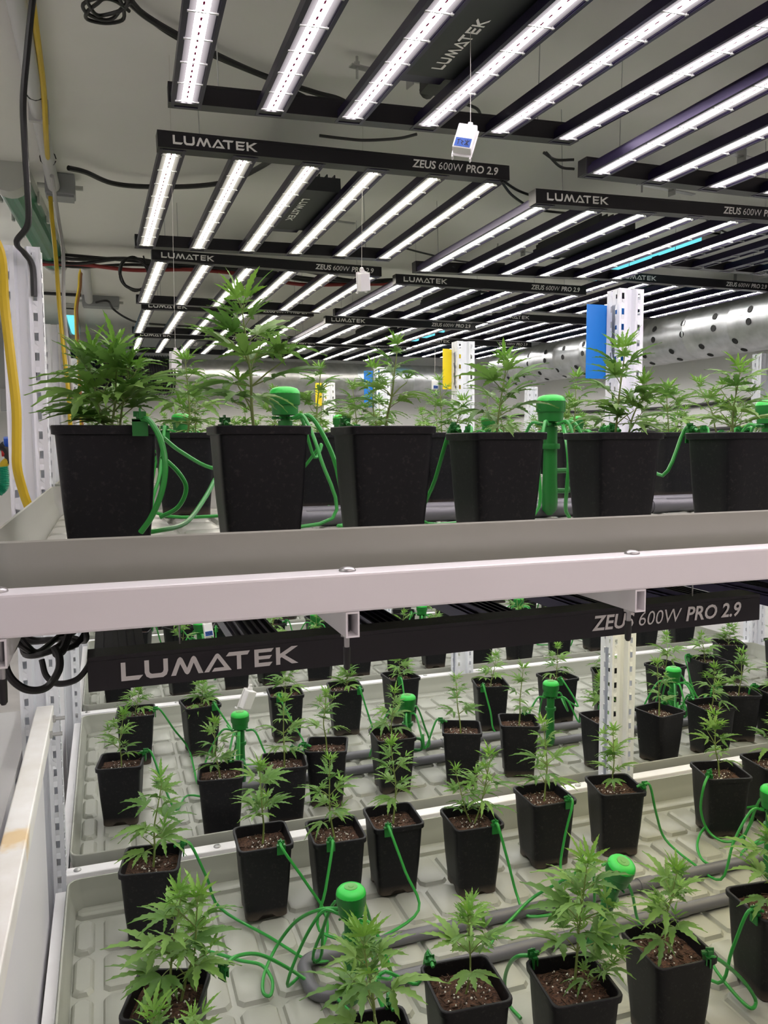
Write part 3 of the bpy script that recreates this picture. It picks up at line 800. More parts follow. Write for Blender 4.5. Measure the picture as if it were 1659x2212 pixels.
# upper first tray
U1F = [((.002, 1.240), (250, 705), .078, 6, 1.0, 'bushy cannabis plant with several stems in black pot, left end of the foremost upper tray'),
       ((.225, 1.240), (522, 606), .082, 8, 1.0, 'tallest single-stemmed cannabis plant in black pot on the foremost upper tray'),
       ((.430, 1.240), (858, 722), .046, 6, 1.0, 'thin upright cannabis plant with sparse small leaves in black pot, foremost upper tray'),
       ((.640, 1.245), (1095, 742), .066, 6, .95, 'open-branched cannabis plant in black pot beside the green manifold on the foremost upper tray'),
       ((.880, 1.245), (1350, 722), .070, 6, .95, 'cannabis plant in dusty black pot in front of the blue sticky card'),
       ((1.160, 1.245), (1600, 762), .066, 6, .95, 'cannabis plant in black pot right of the blue sticky card on the foremost upper tray'),
       ((1.42, 1.25), None, .066, 6, .95, 'cannabis plant in black pot at the right of the foremost upper tray')]
for i, (c, tp, sz, nd, sc, lab) in enumerate(U1F):
    x, y = c; top = ony(tp[0], tp[1], y) if tp else Vector((x, y, ZU + .36))
    extra = ()
    if i == 0: extra = ((ony(190, 722, 1.26), .074, 6), (ony(275, 760, 1.22), .06, 5))
    if i == 4: extra = ((ony(1395, 800, 1.22), .06, 4),)
    potted(x, y, ZU, top, [0, 0, 0, .03, 0, 0, 0][i], sz, nd, 500 + i, lab, None, True, sc, [.22, .35, .15, .4, .45, .5, .4][i], extra)
U1B = [((400, 937), (400, 750)), ((690, 947), (692, 780)), ((818, 947), (806, 778)), ((960, 948), (1000, 850)), ((1240, 946), (1245, 800)), ((1450, 945), (1440, 822)), ((1560, 945), (1510, 810)), ((1655, 945), (1665, 850))]
for i, (c, tp) in enumerate(U1B):
    y = 1.96; p = ony(c[0], c[1], y); top = ony(tp[0], tp[1], y)
    potted(p.x, y, ZU, top, rnd.uniform(-.2, .2), [.075, .055, .055, .05, .055, .07, .06, .06][i], 6, 520 + i, 'cannabis plant in black square pot, back row of the foremost upper tray', 'potted plants in the back row of the foremost upper tray', True, 1.0, .5)
for ri in (1, 2, 3, 4):
    for i in range(26):
        x = .02 + .265 * (i % 13) + rnd.uniform(-.05, .05); y = ROWS[ri] + (.25 if i < 13 else .88) + rnd.uniform(-.05, .05)
        potted(x, y, ZU, (x + rnd.uniform(-.04, .04), y, ZU + rnd.uniform(.31, .42) - (.02 if ri > 1 else 0)), rnd.uniform(-.5, .5), .056, 5 if ri < 3 else 4, 600 + ri * 40 + i,
               'cannabis plant in black square pot on the %s upper tray' % rown[ri], 'potted plants on the %s upper tray' % rown[ri], False, 1, .45 if ri < 3 else .3)

# each pot is told apart by its place in its row, counted from the left uprights
ROWOF = {}
for i, (x, y, z, rot, sc) in enumerate(POTS):
    ri = max(k for k in range(5) if y >= ROWS[k]); tier = 'upper' if z > 1 else 'lower'
    ROWOF.setdefault((tier, ri, 'back' if y > ROWS[ri] + (.40 if (tier, ri) == ('lower', 1) else .6) else 'front'), []).append((x, i))
PLACE = {}
for (tier, ri, fb), lst in ROWOF.items():
    for n_, (x, i) in enumerate(sorted(lst)):
        PLACE[i] = (ORD[n_], fb, rown[ri], tier)
        if tier == 'upper' and ri == 0 and fb == 'front': continue
        if i == 9: continue
        ROOTS[i]['label'] = 'cannabis plant in black pot, %s from the left uprights, %s row, %s %s tray' % PLACE[i]
        ROOTS[i]['group'] = 'potted plants of the %s row on the %s %s tray' % (fb, rown[ri], tier)

# ------------------------------------------------------------------ manifolds and drip hoses
MAN = []
def add_man(x, y, z, lab, grp, tilt=(0, 0, 0)):
    manifold(x, y, z, lab, grp, tilt); MAN.append((x, y, z))
p = onz(758, 1922, ZL + .27); add_man(p.x, p.y, ZL + .006, 'bright green capped drip manifold between the bushy front pots of the first lower tray', 'drip manifolds')
p = onz(1293, 1832, ZL + .27); add_man(p.x, p.y + .02, ZL + .006, 'tilted bright green drip manifold half hidden by leaves on the first lower tray', 'drip manifolds', (.30, .10, 0))
add_man(1.72, 1.66, ZL + .006, 'green drip manifold at the right of the first lower tray', 'drip manifolds')
for q in ((518, 1540), (880, 1503), (1190, 1473), (1455, 1443)):
    p = onz(q[0], q[1], ZL + .27); add_man(p.x, p.y, ZL + .004, 'green capped drip manifold in the second lower tray, %s from the left uprights' % ORD[len(MAN) - 3], 'drip manifolds of the second lower tray')
for x in (.45, 1.1, 1.75, 2.4): add_man(x, ROWS[2] + .61, ZL + .004, 'green capped drip manifold in the third lower tray, %s from the left uprights' % ORD[len(MAN) - 7], 'drip manifolds of the third lower tray')
p = ony(615, 850, 1.68); add_man(p.x, 1.68, ZU + .022, 'green drip manifold with hoses behind the tallest plant on the foremost upper tray', 'drip manifolds')
p = ony(1190, 868, 1.58); add_man(p.x, 1.58, ZU + .008, 'green drip manifold between two dusty pots on the foremost upper tray', 'drip manifolds')
p = ony(1662, 860, 1.6); add_man(p.x, 1.6, ZU + .006, 'green drip manifold at the right end of the foremost upper tray', 'drip manifolds')
for q in ((390, 895), (737, 900), (1056, 905), (1245, 915)):
    p = ony(q[0], q[1], 2.97); add_man(p.x, 2.97, ZU + .012, 'green drip manifold in the second upper tray, %s from the left uprights' % ORD[len(MAN) - 14], 'drip manifolds of the second upper tray')

_c = MB(); _c.box(-.011, .011, -.005, -.002, -.020, .004); _c.box(-.011, .011, .0035, .006, -.014, .004); _c.box(-.011, .011, -.005, .006, .001, .005)
_c.box(-.005, .005, -.006, .007, .004, .012); _c.tube([(0, -.010, .010), (0, .012, .008)], .0052, 8); _c.box(-.0012, .0012, -.013, .004, .004, .020); _c.box(-.009, .009, -.001, .001, .008, .016)
ME_CLIP = _c.mesh('hose_clip', 'green_plastic')
def drip_hose(man, pot, seed, lab, grp, side=None):
    r_ = random.Random(seed); mx, my, mz = man; px, py, pz, rot, sc = pot
    d = Vector((mx - px, my - py, 0)); dn = d.normalized()
    # clip on the pot side (in pot axes) that faces the manifold
    ld = Matrix.Rotation(-rot, 3, 'Z') @ dn
    if side is None: side = (1 if ld.x > 0 else -1, 0) if abs(ld.x) > abs(ld.y) else (0, 1 if ld.y > 0 else -1)
    off = r_.choice((-1, 1)) * r_.uniform(.028, .052); hw = PS * sc; tang = Vector((-dn.y, dn.x, 0)) * r_.uniform(-.11, .11)
    lp = Vector((side[0] * hw + (off if side[1] else 0), side[1] * hw + (off if side[0] else 0), 0))
    wp = Matrix.Rotation(rot, 3, 'Z') @ lp; out = (Matrix.Rotation(rot, 3, 'Z') @ Vector((side[0], side[1], 0)))
    rim = Vector((px, py, pz + PH * sc)) + wp
    ma = Vector((mx, my, mz)); a = math.atan2(-dn.y, -dn.x) + r_.uniform(-.9, .9); ou = Vector((math.cos(a), math.sin(a), 0))
    start = ma + ou * .026 + Vector((0, 0, .205)); b = ma + ou * .065 + Vector((0, 0, .205)); c = ma + ou * .115 + Vector((0, 0, .12))
    zf = pz + .012
    foot = rim + out * r_.uniform(.035, .07); mid = (c + foot) * .5; perp = Vector((-dn.y, dn.x, 0)) * r_.uniform(-.10, .10)
    g1 = ma + ou * .15; g1.z = zf + .01; g2 = mid + perp; g2.z = zf; g3 = foot + out * .03 + tang; g3.z = zf + .012
    if (g3 - g1).length < .12: pts = [start, b, c, (c + foot) * .5 + perp * .5]
    else: pts = [start, b, c, g1, g2, g3]
    pts += [Vector((foot.x, foot.y, pz + .11 * sc)) + tang * .55, rim + out * .022 + Vector((0, 0, .004)), rim + Vector((0, 0, .010)), rim - out * .02 + Vector((0, 0, .004))]
    t = thing('drip_hose', lab, 'hose', rim, (0, 0, 0), grp)
    P = smoothpath([q - rim for q in pts], 5)
    MB().tube(P, .0038, 7).obj('hose', 'green_hose', t, True)
    ang = math.atan2(out.y, out.x) - math.pi / 2
    link('clip', ME_CLIP, t, (0, 0, 0), (0, 0, ang + math.pi))
SKIP_U = min(range(len(POTS)), key=lambda k: abs(POTS[k][0] - .002) + abs(POTS[k][1] - 1.24) + 9 * (POTS[k][2] < 1))
def px_hose(pts, zf, lab, clip=None, yplane=None, r=.0040):
    P = [Vector(PY(p_[:2], yplane if len(p_) < 3 else p_[2])) if yplane else onz(p_[0], p_[1], zf + p_[2]) for p_ in pts]
    t = thing('drip_hose', lab, 'hose', P[0]); o0 = P[0].copy()
    MB().tube(smoothpath([q - o0 for q in P], 6), r, 8).obj('hose', 'green_hose', t, True)
    if clip is not None:
        d = (P[1] - P[0]); link('clip', ME_CLIP, t, (0, 0, -.004), (0, 0, clip), .95)
def PY(px, y): v = ony(px[0], px[1], y); return (v.x, v.y, v.z)
px_hose([(482, 2091, .208), (510, 2066, .19), (560, 2062, .13), (620, 2090, .06), (670, 2122, .022), (720, 2150, .02), (760, 2190, .02)], ZL, 'green drip hose clipped to the two-stemmed plant pot and crossing the tray', -1.0)
px_hose([(735, 1962, .205), (690, 1965, .19), (640, 1990, .12), (600, 2040, .05), (572, 2100, .018), (568, 2142, .014), (584, 2150, .014), (588, 2118, .018), (565, 2085, .02), (520, 2075, .02), (470, 2060, .02), (430, 2050, .016)], ZL, 'long green drip hose curling in a loop on the first lower tray')
px_hose([(1152, 2064, .208), (1118, 2066, .20), (1098, 2088, .14), (1090, 2125, .07), (1100, 2170, .02), (1125, 2200, .014)], ZL, 'green drip hose clipped to the pot below the tilted manifold', -1.6)
px_hose([(1532, 1672, .208), (1520, 1700, .18), (1514, 1750, .10), (1530, 1795, .03), (1565, 1818, .016), (1602, 1808, .016), (1624, 1775, .02), (1628, 1745, .02)], ZL, 'green drip hose hanging down the front of the pot beside the looped hose', 1.9)
px_hose([(1690, 1735, .06), (1630, 1742, .06), (1570, 1755, .05), (1522, 1788, .03), (1506, 1825, .016), (1520, 1860, .014), (1560, 1872, .014), (1598, 1856, .018), (1606, 1838, .02), (1650, 1808, .02)], ZL, 'green drip hose wound in a wide loop at the right of the first lower tray')
px_hose([(1528, 2062, .208), (1560, 2078, .18), (1605, 2118, .08), (1632, 2160, .02), (1622, 2178, .014), (1590, 2150, .014), (1548, 2098, .014), (1530, 2060, .016)], ZL, 'green drip hose clipped to the pot at the beige part of the first lower tray', 1.2)
px_hose([(1030, 2180, .016), (1060, 2040, .02), (1110, 1980, .03), (1150, 1940, .05), (1210, 1905, .12), (1262, 1875, .20)], ZL, 'green drip hose running from the tilted manifold across the grey pipes')
px_hose([(302, 906, 1.155), (322, 908, 1.145), (345, 945, 1.13), (357, 1000, 1.12), (350, 1060, 1.12), (328, 1115, 1.13), (304, 1150, 1.14)], 0, 'thick green drip hose clipped to the bushy plant pot and bending out before the tray', 0, 1.15)
px_hose([(352, 945, 1.55), (390, 975, 1.6), (455, 1010, 1.65), (520, 1010, 1.66)], 0, 'green drip hose passing behind the tallest plant of the foremost upper tray', None, 1.6)
px_hose([(348, 985, 1.42), (385, 1020, 1.42), (402, 1055, 1.42), (385, 1095, 1.42), (345, 1118, 1.42)], 0, 'green drip hose bowed outward beside the bushy plant pot on the foremost upper tray', None, 1.42)
px_hose([(465, 1035, 1.45), (440, 1080, 1.40), (400, 1130, 1.30), (340, 1146, 1.22), (300, 1150, 1.2)], 0, 'green drip hose lying on the foremost upper tray beside the bushy plant pot', None, 1.4)
px_hose([(1212, 905, 1.60), (1222, 945, 1.45), (1228, 1000, 1.42), (1224, 1060, 1.42), (1222, 1100, 1.45), (1230, 1118, 1.46)], 0, 'green drip hose dropping straight down beside the dusty pot on the foremost upper tray', None, 1.45)
for i, pot in enumerate(POTS):
    x, y, z, rot, sc = pot
    if y > 5.0 or i in (7, 9, 12, 13, SKIP_U): continue
    c = [m for m in MAN if abs(m[2] - z) < .1 and math.hypot(m[0] - x, m[1] - y) < .85]
    if not c: continue
    m = min(c, key=lambda q: math.hypot(q[0] - x, q[1] - y))
    tier = 'upper' if z > 1 else 'lower'; ri = max(k for k in range(5) if y >= ROWS[k])
    side = None
    if tier == 'upper' and ri == 0 and abs(x - .002) < .01: side = (1, 0)
    drip_hose(m, pot, 40 + i, 'green drip hose clipped to %s pot from left uprights, %s row, %s %s tray' % PLACE[i], 'drip hoses of the %s %s tray' % (rown[ri], tier), side)

# ------------------------------------------------------------------ sticky cards behind the posts
def card(x0, x1, y, z0, z1, m, lab, grp):
    mb = MB(); mb.box(0, x1 - x0, -.001, .001, 0, z1 - z0)
    o = mb.obj('sticky_card', m, None, False, (x0, y, z0)); tag(o, lab, 'sticky card', grp)
card(1.523, 1.675, 2.311, 1.912, 2.156, 'blue_card', 'blue sticky insect card behind the upright before the second row of trays', None)
card(1.607, 1.745, 3.70, 1.968, 2.168, 'yellow_card', 'yellow sticky insect card behind the upright before the third row of trays', None)
card(1.638, 1.79, 5.08, 1.94, 2.18, 'blue_card', 'blue sticky insect card behind the upright before the fourth row of trays', None)
card(1.66, 1.79, 6.46, 2.01, 2.20, 'yellow_card', 'yellow sticky insect card behind the upright before the last row of trays', None)

# ------------------------------------------------------------------ sensors on strings
def sensor(p, rot, ztop, lab, sticker=True, sc=1.0):
    t = thing('climate_sensor', lab, 'sensor', p, rot, 'white climate sensors on strings'); t.scale = (sc,) * 3
    b = MB(); b.box(-.019, .019, -.010, .010, -.056, 0); b.box(-.021, .021, .010, .014, -.060, .004)
    b.box(-.008, .008, .002, .010, 0, .010); b.box(-.005, .005, .005, .012, .010, .018)
    for sx in (-1, 1): b.box(sx * .018 - .002, sx * .018 + .002, .010, .022, -.064, -.058)
    o = b.obj('sensor_case', 'sensor_white', t); bv = o.modifiers.new('b', 'BEVEL'); bv.width = .002; bv.segments = 2
    if sticker:
        s = MB(); s.box(-.016, .016, -.0108, -.0099, -.054, -.034); st = s.obj('sticker', 'sticker_blue', t)
        k = MB()
        for a, c in (((-.012, -.040), (-.006, -.038)), ((-.009, -.039), (-.009, -.050)), ((-.004, -.040), (.001, -.043)), ((.001, -.043), (-.003, -.045)), ((-.003, -.045), (.001, -.050)), ((.004, -.039), (.012, -.050)), ((.012, -.039), (.004, -.050)), ((.008, -.038), (.008, -.051))):
            k.tube([(a[0], -.0110, a[1]), (c[0], -.0110, c[1])], .0008, 4)
        k.obj('handwriting', 'ink', st)
    M = Matrix.Rotation(rot[2], 4, 'Z') @ Matrix.Rotation(rot[1], 4, 'Y') @ Matrix.Rotation(rot[0], 4, 'X') @ Matrix.Scale(sc, 4)
    top = M.inverted() @ Vector((.004, .004, ztop - p[2]))
    MB().tube([(0, .008, .016), tuple(top)], .0007, 5).obj('string', 'string', t)
s0 = ony(1012, 275, 1.5)
sensor((s0.x, 1.5, s0.z), (-.35, .22, -.55), 2.79, 'white climate sensor with blue handwritten sticker hanging under the foremost ceiling lamp')
s0 = ony(785, 590, 2.5); sensor((s0.x, 2.5, s0.z), (.2, -.2, .3), 2.79, 'small white climate sensor hanging among the lamps over the second upper tray', False)
s0 = ony(542, 1492, 2.6); sensor((s0.x, 2.6, s0.z), (.2, .35, .7), 1.44, 'white climate sensor dangling above the green manifold of the second lower tray', False, 1.1)
s0 = ony(448, 1347, 3.9); sensor((s0.x, 3.9, s0.z), (-.2, -.1, 0), 1.44, 'white climate sensor with blue sticker dangling over the third lower tray', True, 1.1)
s0 = ony(940, 822, 7.0); sensor((s0.x, 7.0, s0.z), (0, 0, 0), 2.79, 'white climate sensor with blue sticker near the silver back duct', True, 1.4)
s0 = ony(380, 762, 2.4); sensor((s0.x, 2.4, s0.z), (.1, 0, .2), 2.79, 'white climate sensor hanging behind the bushy plants of the foremost upper tray', False, .8)

# ------------------------------------------------------------------ ducts
def ribbed_pipe(path, r, n, step, ridge, m, name, parent):
    P = [Vector(q) for q in path]; L = sum((b - a).length for a, b in zip(P[:-1], P[1:]))
    k = max(2, int(L / step)); pts, rs = [], []
    d = []; acc = 0
    for a, b in zip(P[:-1], P[1:]): d.append((acc, a, b)); acc += (b - a).length
    def at(s):
        for s0, a, b in reversed(d):
            if s >= s0: return a.lerp(b, min(1, (s - s0) / max(1e-6, (b - a).length)))
        return P[0]
    for i in range(k + 1):
        s = L * i / k
        for o_, q in ((-.012, 0), (-.005, ridge), (.005, ridge), (.012, 0)):
            pts.append(at(min(max(s + o_, 0), L))); rs.append(r + q)
    out_p, out_r = [pts[0]], [rs[0]]
    for a, b in zip(pts[1:], rs[1:]):
        if (a - out_p[-1]).length > 1e-5: out_p.append(a); out_r.append(b)
    return MB().tube(out_p, out_r, n).obj(name, m, parent, True, None, 60)
DX, DZ, DR = 3.97, 2.455, .178
t = thing('air_duct', 'silver perforated ventilation duct running along the right wall', 'air duct', (DX, 1.2, DZ - DR))
ribbed_pipe([(0, 0, DR), (0, 6.35, DR)], DR, 40, .42, .004, 'duct_steel', 'duct_pipe', t)
_h = MB(); _h.lathe([(.021, -.001), (.0225, .0015), (.0205, .003), (.019, .0015)], 18); ME_HOLE = _h.mesh('air_hole', 'duct_hole', True)
for k in range(40):
    yy = .2 + k * .152
    for j, a in enumerate((205, 160, 235, 185, 140) if k % 2 else (220, 175, 250, 150)):
        if (k + j) % 2: continue
        ar = math.radians(a); nx, nz = math.cos(ar), math.sin(ar)
        q = Vector((nx, 0, nz)).to_track_quat('Z', 'Y').to_euler()
        link('air_hole', ME_HOLE, t, (nx * (DR + .0005), yy, DR + nz * (DR + .0005)), q)
for yy in (.6, 3.1, 5.6):
    MB().box(-.012, .012, yy - .002, yy + .002, 2 * DR, CEIL - DZ + DR).obj('duct_strap', 'bolt', t)
BY, BZ, BR = 8.05, 2.365, .165
t = thing('air_duct', 'silver ventilation duct crossing below the lamps along the back wall', 'air duct', (.62, BY, BZ - BR))
ribbed_pipe([(0, 0, BR), (3.1, 0, BR)], BR, 40, .30, .003, 'duct_steel', 'duct_pipe', t)
for xx in (.5, 2.2):
    MB().box(xx - .002, xx + .002, -.012, .012, 2 * BR, CEIL - BZ + BR).obj('duct_strap', 'bolt', t)
fl = thing('flexible_duct', 'black corrugated flexible duct joined to the left end of the silver back duct', 'flexible duct', (.62, BY, BZ - .2))
pp, rr = [], []
path = smoothpath([(0.02, 0, .2), (-.35, -.05, .19), (-.75, -.15, .2), (-1.05, -.25, .22), (-1.4, -.3, .24)], 30)
for i, q in enumerate(path): pp.append(q); rr.append(.192 if i % 2 else .176)
MB().tube(pp, rr, 24).obj('duct_hose', 'flex_black', fl, True, None, 20)
MB().tube([(-.02, 0, .2), (.05, 0, .2)], .182, 24).obj('duct_clamp', 'bolt', fl, True)

# ------------------------------------------------------------------ ceiling lamps and fittings
def cyan(x, y0, L, lab):
    t = thing('ceiling_lamp', lab, 'ceiling lamp', (x, y0, CEIL - .075), (0, 0, 0), 'cyan ceiling lamps')
    MB().box(-.05, .05, 0, L, .03, .075).obj('lamp_body', 'lamp_cap_grey', t)
    m = MB(); m.tube([(0, .03, .022), (0, L - .03, .022)], .032, 14); m.obj('diffuser', 'cyan_lamp', t, True)
    for yy in (0, L - .03): MB().box(-.045, .045, yy, yy + .03, -.01, .04).obj('end_cap', 'lamp_cap_grey', t)
cyan(2.97, 3.38, 1.05, 'glowing cyan tube lamp on the ceiling above the switched-off grow lamp')
cyan(3.03, 6.8, 1.15, 'glowing cyan tube lamp on the ceiling above the far grow lamps')
cyan(-.23, 6.78, 1.25, 'glowing cyan tube lamp on the ceiling behind the left uprights')

t = thing('batten_lamp', 'unlit tube lamp with green translucent cover on the ceiling by the left uprights', 'ceiling lamp', (-.325, 3.50, CEIL - .11), (0, 0, D2(-3.2)))
m = MB()
sec = []
for k in range(13):
    a = math.pi + math.pi * k / 12; sec.append((.068 * math.cos(a), .070 + .066 * math.sin(a)))
for i in range(12):
    (x0, z0), (x1, z1) = sec[i], sec[i + 1]
    m.quad((x0, .09, z0), (x1, .09, z1), (x1, 1.50, z1), (x0, 1.50, z0))
for yy, fl_ in ((.09, 1), (1.50, 0)):
    m.quad(*[(x, yy, z) for x, z in (sec if fl_ else reversed(sec))])
m.obj('lamp_cover', 'green_light_body', t, True)
MB().box(-.072, .072, .0, 1.55, .070, .110).obj('lamp_base', 'lamp_cap_grey', t)
for yy in (-.005, 1.48):
    MB().tube([(0, yy, .066), (0, yy + .10, .066)], .071, 20).obj('end_cap', 'lamp_cap_grey', t, True)
for k in range(4):
    for sx in (-1, 1):
        MB().box(sx * .074 - .005, sx * .074 + .005, .3 + .3 * k, .33 + .3 * k, .04, .09).obj('cover_clip', 'lamp_cap_grey', t)
MB().tube([(0, .14, .05), (0, 1.45, .05)], .013, 12).obj('fluorescent_tube', 'sensor_white', t, True)

for k_, y0_ in enumerate((.4, 4.2)):  # out-of-view lamps added to brighten the cabinet and left side
    t = thing('batten_lamp', 'added white batten lamp, out of view, lighting the left aisle, %s' % ('near the front beam' if k_ == 0 else 'beyond the green lamp'), 'ceiling lamp', (-.78, y0_, CEIL - .09))
    MB().box(-.06, .06, 0, 1.3, .05, .09).obj('lamp_base', 'lamp_cap_grey', t)
    MB().tube([(0, .03, .035), (0, 1.27, .035)], .03, 14).obj('diffuser', 'added_white_lamp', t, True)
    for yy in (0, 1.26): MB().box(-.05, .05, yy, yy + .04, .0, .07).obj('end_cap', 'lamp_cap_grey', t)
# conduit with junction box at its end
cd = thing('conduit', 'grey plastic conduit along the ceiling with a yellow cable tied to it', 'conduit', (-.165, .6, CEIL - .10))
MB().tube([(0, 0, .07), (0, 2.86, .055), (.005, 3.0, .04)], .024, 16).obj('conduit_pipe', 'conduit', cd, True)
for yy in (1.0, 2.25): MB().box(-.03, .03, yy, yy + .02, .03, .10).obj('pipe_clamp', 'conduit', cd)
for yy in (2.1, 2.7):
    c = MB(); c.tube([(.028 * math.cos(a * .6), yy, .063 + .028 * math.sin(a * .6)) for a in range(11)], .0022, 5, closed=False); c.obj('cable_tie', 'black_rubber', cd, True)
def jbox(p, sx, sy, sz, lab):
    t = thing('junction_box', lab, 'junction box', p)
    o = MB().box(-sx / 2, sx / 2, -sy / 2, sy / 2, 0, sz).obj('box_body', 'box_grey', t); bv = o.modifiers.new('b', 'BEVEL'); bv.width = .006; bv.segments = 2
    MB().box(-sx / 2 + .006, sx / 2 - .006, -sy / 2 + .006, sy / 2 - .006, -.008, .002).obj('box_lid', 'box_grey', t)
    for k in (-1, 1): MB().tube([(k * sx / 2, 0, sz / 2), (k * (sx / 2 + .03), 0, sz / 2)], .010, 10).obj('cable_gland', 'lamp_cap_grey', t, True)
    return t
jbox((-.138, 3.62, CEIL - .085), .115, .10, .085, 'grey junction box at the end of the ceiling conduit near the green lamp')
q = onz(212, 662, CEIL - .07); jbox((q.x + .02, q.y, CEIL - .07), .26, .14, .07, 'grey junction box with orange and yellow wires on the ceiling deeper in the room')

# ------------------------------------------------------------------ cables
def P2(px, z): v = onz(px[0], px[1], z); return (v.x, v.y, v.z)
def PY(px, y): v = ony(px[0], px[1], y); return (v.x, v.y, v.z)
cable('cable', [PY((78, -60), 2.05), PY((68, 20), 2.06), PY((58, 120), 2.08), PY((50, 220), 2.1), PY((54, 320), 2.12), PY((60, 420), 2.14), PY((60, 485), 2.16), PY((36, 522), 2.19), PY((52, 545), 2.22), PY((70, 575), 2.235), PY((74, 640), 2.235)], .0075, 'black_rubber', 'thick black cable hanging down from the ceiling onto the left upright')
cable('cable', [(-.115, 1.2, CEIL - .03), (-.13, 2.2, CEIL - .035), (-.137, 2.65, CEIL - .05), P2((100, 300), CEIL - .10), PY((106, 380), 3.55), PY((112, 470), 3.57), PY((121, 560), 3.59), PY((128, 660), 3.60), PY((138, 760), 3.60), PY((148, 850), 3.60), PY((152, 920), 3.60)], .0085, 'yellow_cable', 'yellow cable dropping from the ceiling conduit along the second left upright')
cable('cable', [P2((112, 380), CEIL - .10), PY((124, 460), 3.60), PY((136, 540), 3.60), PY((137, 620), 3.60), PY((140, 690), 3.60), PY((152, 800), 3.605), PY((163, 920), 3.605)], .0075, 'grey_cable', 'grey cable running beside the yellow one down the second left upright')
cable('yellow_hose', [PY((-40, 480), 2.05), PY((0, 545), 2.07), PY((10, 660), 2.1), PY((24, 780), 2.1), PY((35, 880), 2.1), PY((36, 960), 2.1), PY((37, 1010), 2.1), PY((50, 1062), 2.12), (-.178, 2.13, 1.53), (-.170, 2.14, 1.47)], .0115, 'yellow_cable', 'thick yellow hose hanging beside the left upright behind the tray end', 'hose')
cable('cable', [P2((148, 363), CEIL - .06), P2((185, 372), CEIL - .05), P2((240, 395), CEIL - .05), P2((310, 403), CEIL - .04), P2((420, 402), CEIL - .04), P2((500, 390), CEIL - .05), P2((560, 362), CEIL - .08), P2((600, 335), CEIL - .15)], .010, 'black_rubber', 'black cable sagging under the ceiling from junction box to the second lamp')
cable('cable', [P2((215, -60), CEIL - .04), P2((275, 0), CEIL - .03), P2((330, 45), CEIL - .03), P2((440, 105), CEIL - .03), P2((560, 160), CEIL - .03), P2((680, 200), CEIL - .04), P2((740, 218), CEIL - .06), P2((800, 260), CEIL - .12)], .0085, 'black_rubber', 'thick black cable on the ceiling passing above the foremost lamp')
cable('cable', [P2((260, -40), CEIL - .04), P2((300, 20), CEIL - .03), P2((370, 75), CEIL - .03), P2((470, 125), CEIL - .03), P2((590, 175), CEIL - .03), P2((660, 210), CEIL - .05)], .006, 'black_rubber', 'thinner black cable on the ceiling twisted round the thick one above the foremost lamp')
lp = []
c0 = onz(230, -15, CEIL - .05)
for k in range(26):
    a = k * .75; lp.append((c0.x + .045 * math.cos(a) + .01 * math.cos(a * 2.3), c0.y + .06 * math.sin(a) + .002 * k, c0.z - .01 - .02 * math.sin(a * .5) ** 2))
cable('cable_coil', lp, .0045, 'black_rubber', 'small loose coil of black cable at the ceiling near the conduit', 'cable', None, 4)
# bundle along x deeper in the room
for k in range(5):
    r_ = random.Random(k); pts = []
    for i in range(12):
        x = -1.1 + i * .32; pts.append((x, 4.75 + .05 * k * .3 + r_.uniform(-.05, .05), CEIL - .05 - .02 * (k % 3) - r_.uniform(0, .05)))
    cable('cable', pts, .009 if k != 2 else .011, 'red_cable' if k == 2 else 'black_rubber', ('dark red cable' if k == 2 else 'black cable') + ' in the loose bundle crossing the ceiling behind the green lamp', 'cable', 'bundled cables under the ceiling')
lp = []; c0 = ony(290, 592, 4.6)
for k in range(46):
    a = k * .62; lp.append((c0.x + .075 * math.cos(a) * (1 + .08 * math.sin(k)), c0.y + .02 * math.sin(k * 1.7), c0.z + .085 * math.sin(a) * (1 + .06 * math.cos(k * 1.3))))
cable('cable_coil', [(c0.x + .05, c0.y, CEIL - .08)] + lp, .0045, 'black_rubber', 'round coil of black cable hanging from the bundle beside the third lamp', 'cable', None, 4)
cable('cable', [P2((200, 655), CEIL - .05), P2((232, 650), CEIL - .06), PY((245, 668), 6.4), PY((275, 688), 6.4), PY((310, 698), 6.5), PY((420, 706), 6.6)], .008, 'black_rubber', 'black cable leaving the far junction box towards the lamps')
for (m_, dx) in (('yellow_cable', 0), ('brown_cable', 4)):
    cable('cable', [PY((182 + dx, 570), 5.3), PY((172 + dx, 590), 5.3), PY((170 + dx, 620), 5.35), PY((163 + dx, 660), 5.4), PY((163 + dx, 690), 5.4), PY((166 + dx, 760), 5.4), PY((175 + dx, 930), 5.4)], .007, m_, ('yellow' if dx == 0 else 'brown') + ' cable hanging from the ceiling bundle beside the far left upright')
q = onz(192, 650, CEIL - .05)
MB_ = MB(); MB_.tube([(0, 0, 0), (0, -1.15, .01)], .028, 12); tag(MB_.obj('conduit', 'conduit', None, True, (q.x, q.y, CEIL - .045)), 'short grey conduit on the ceiling feeding the far junction box', 'conduit')
MB_ = MB(); MB_.tube([(0, 0, 0), (.55, 0, 0)], .012, 8); tag(MB_.obj('conduit', 'black_rubber', None, True, (q.x - .6, q.y - .05, CEIL - .02)), 'thin black pipe along the ceiling beside the far junction box', 'conduit')
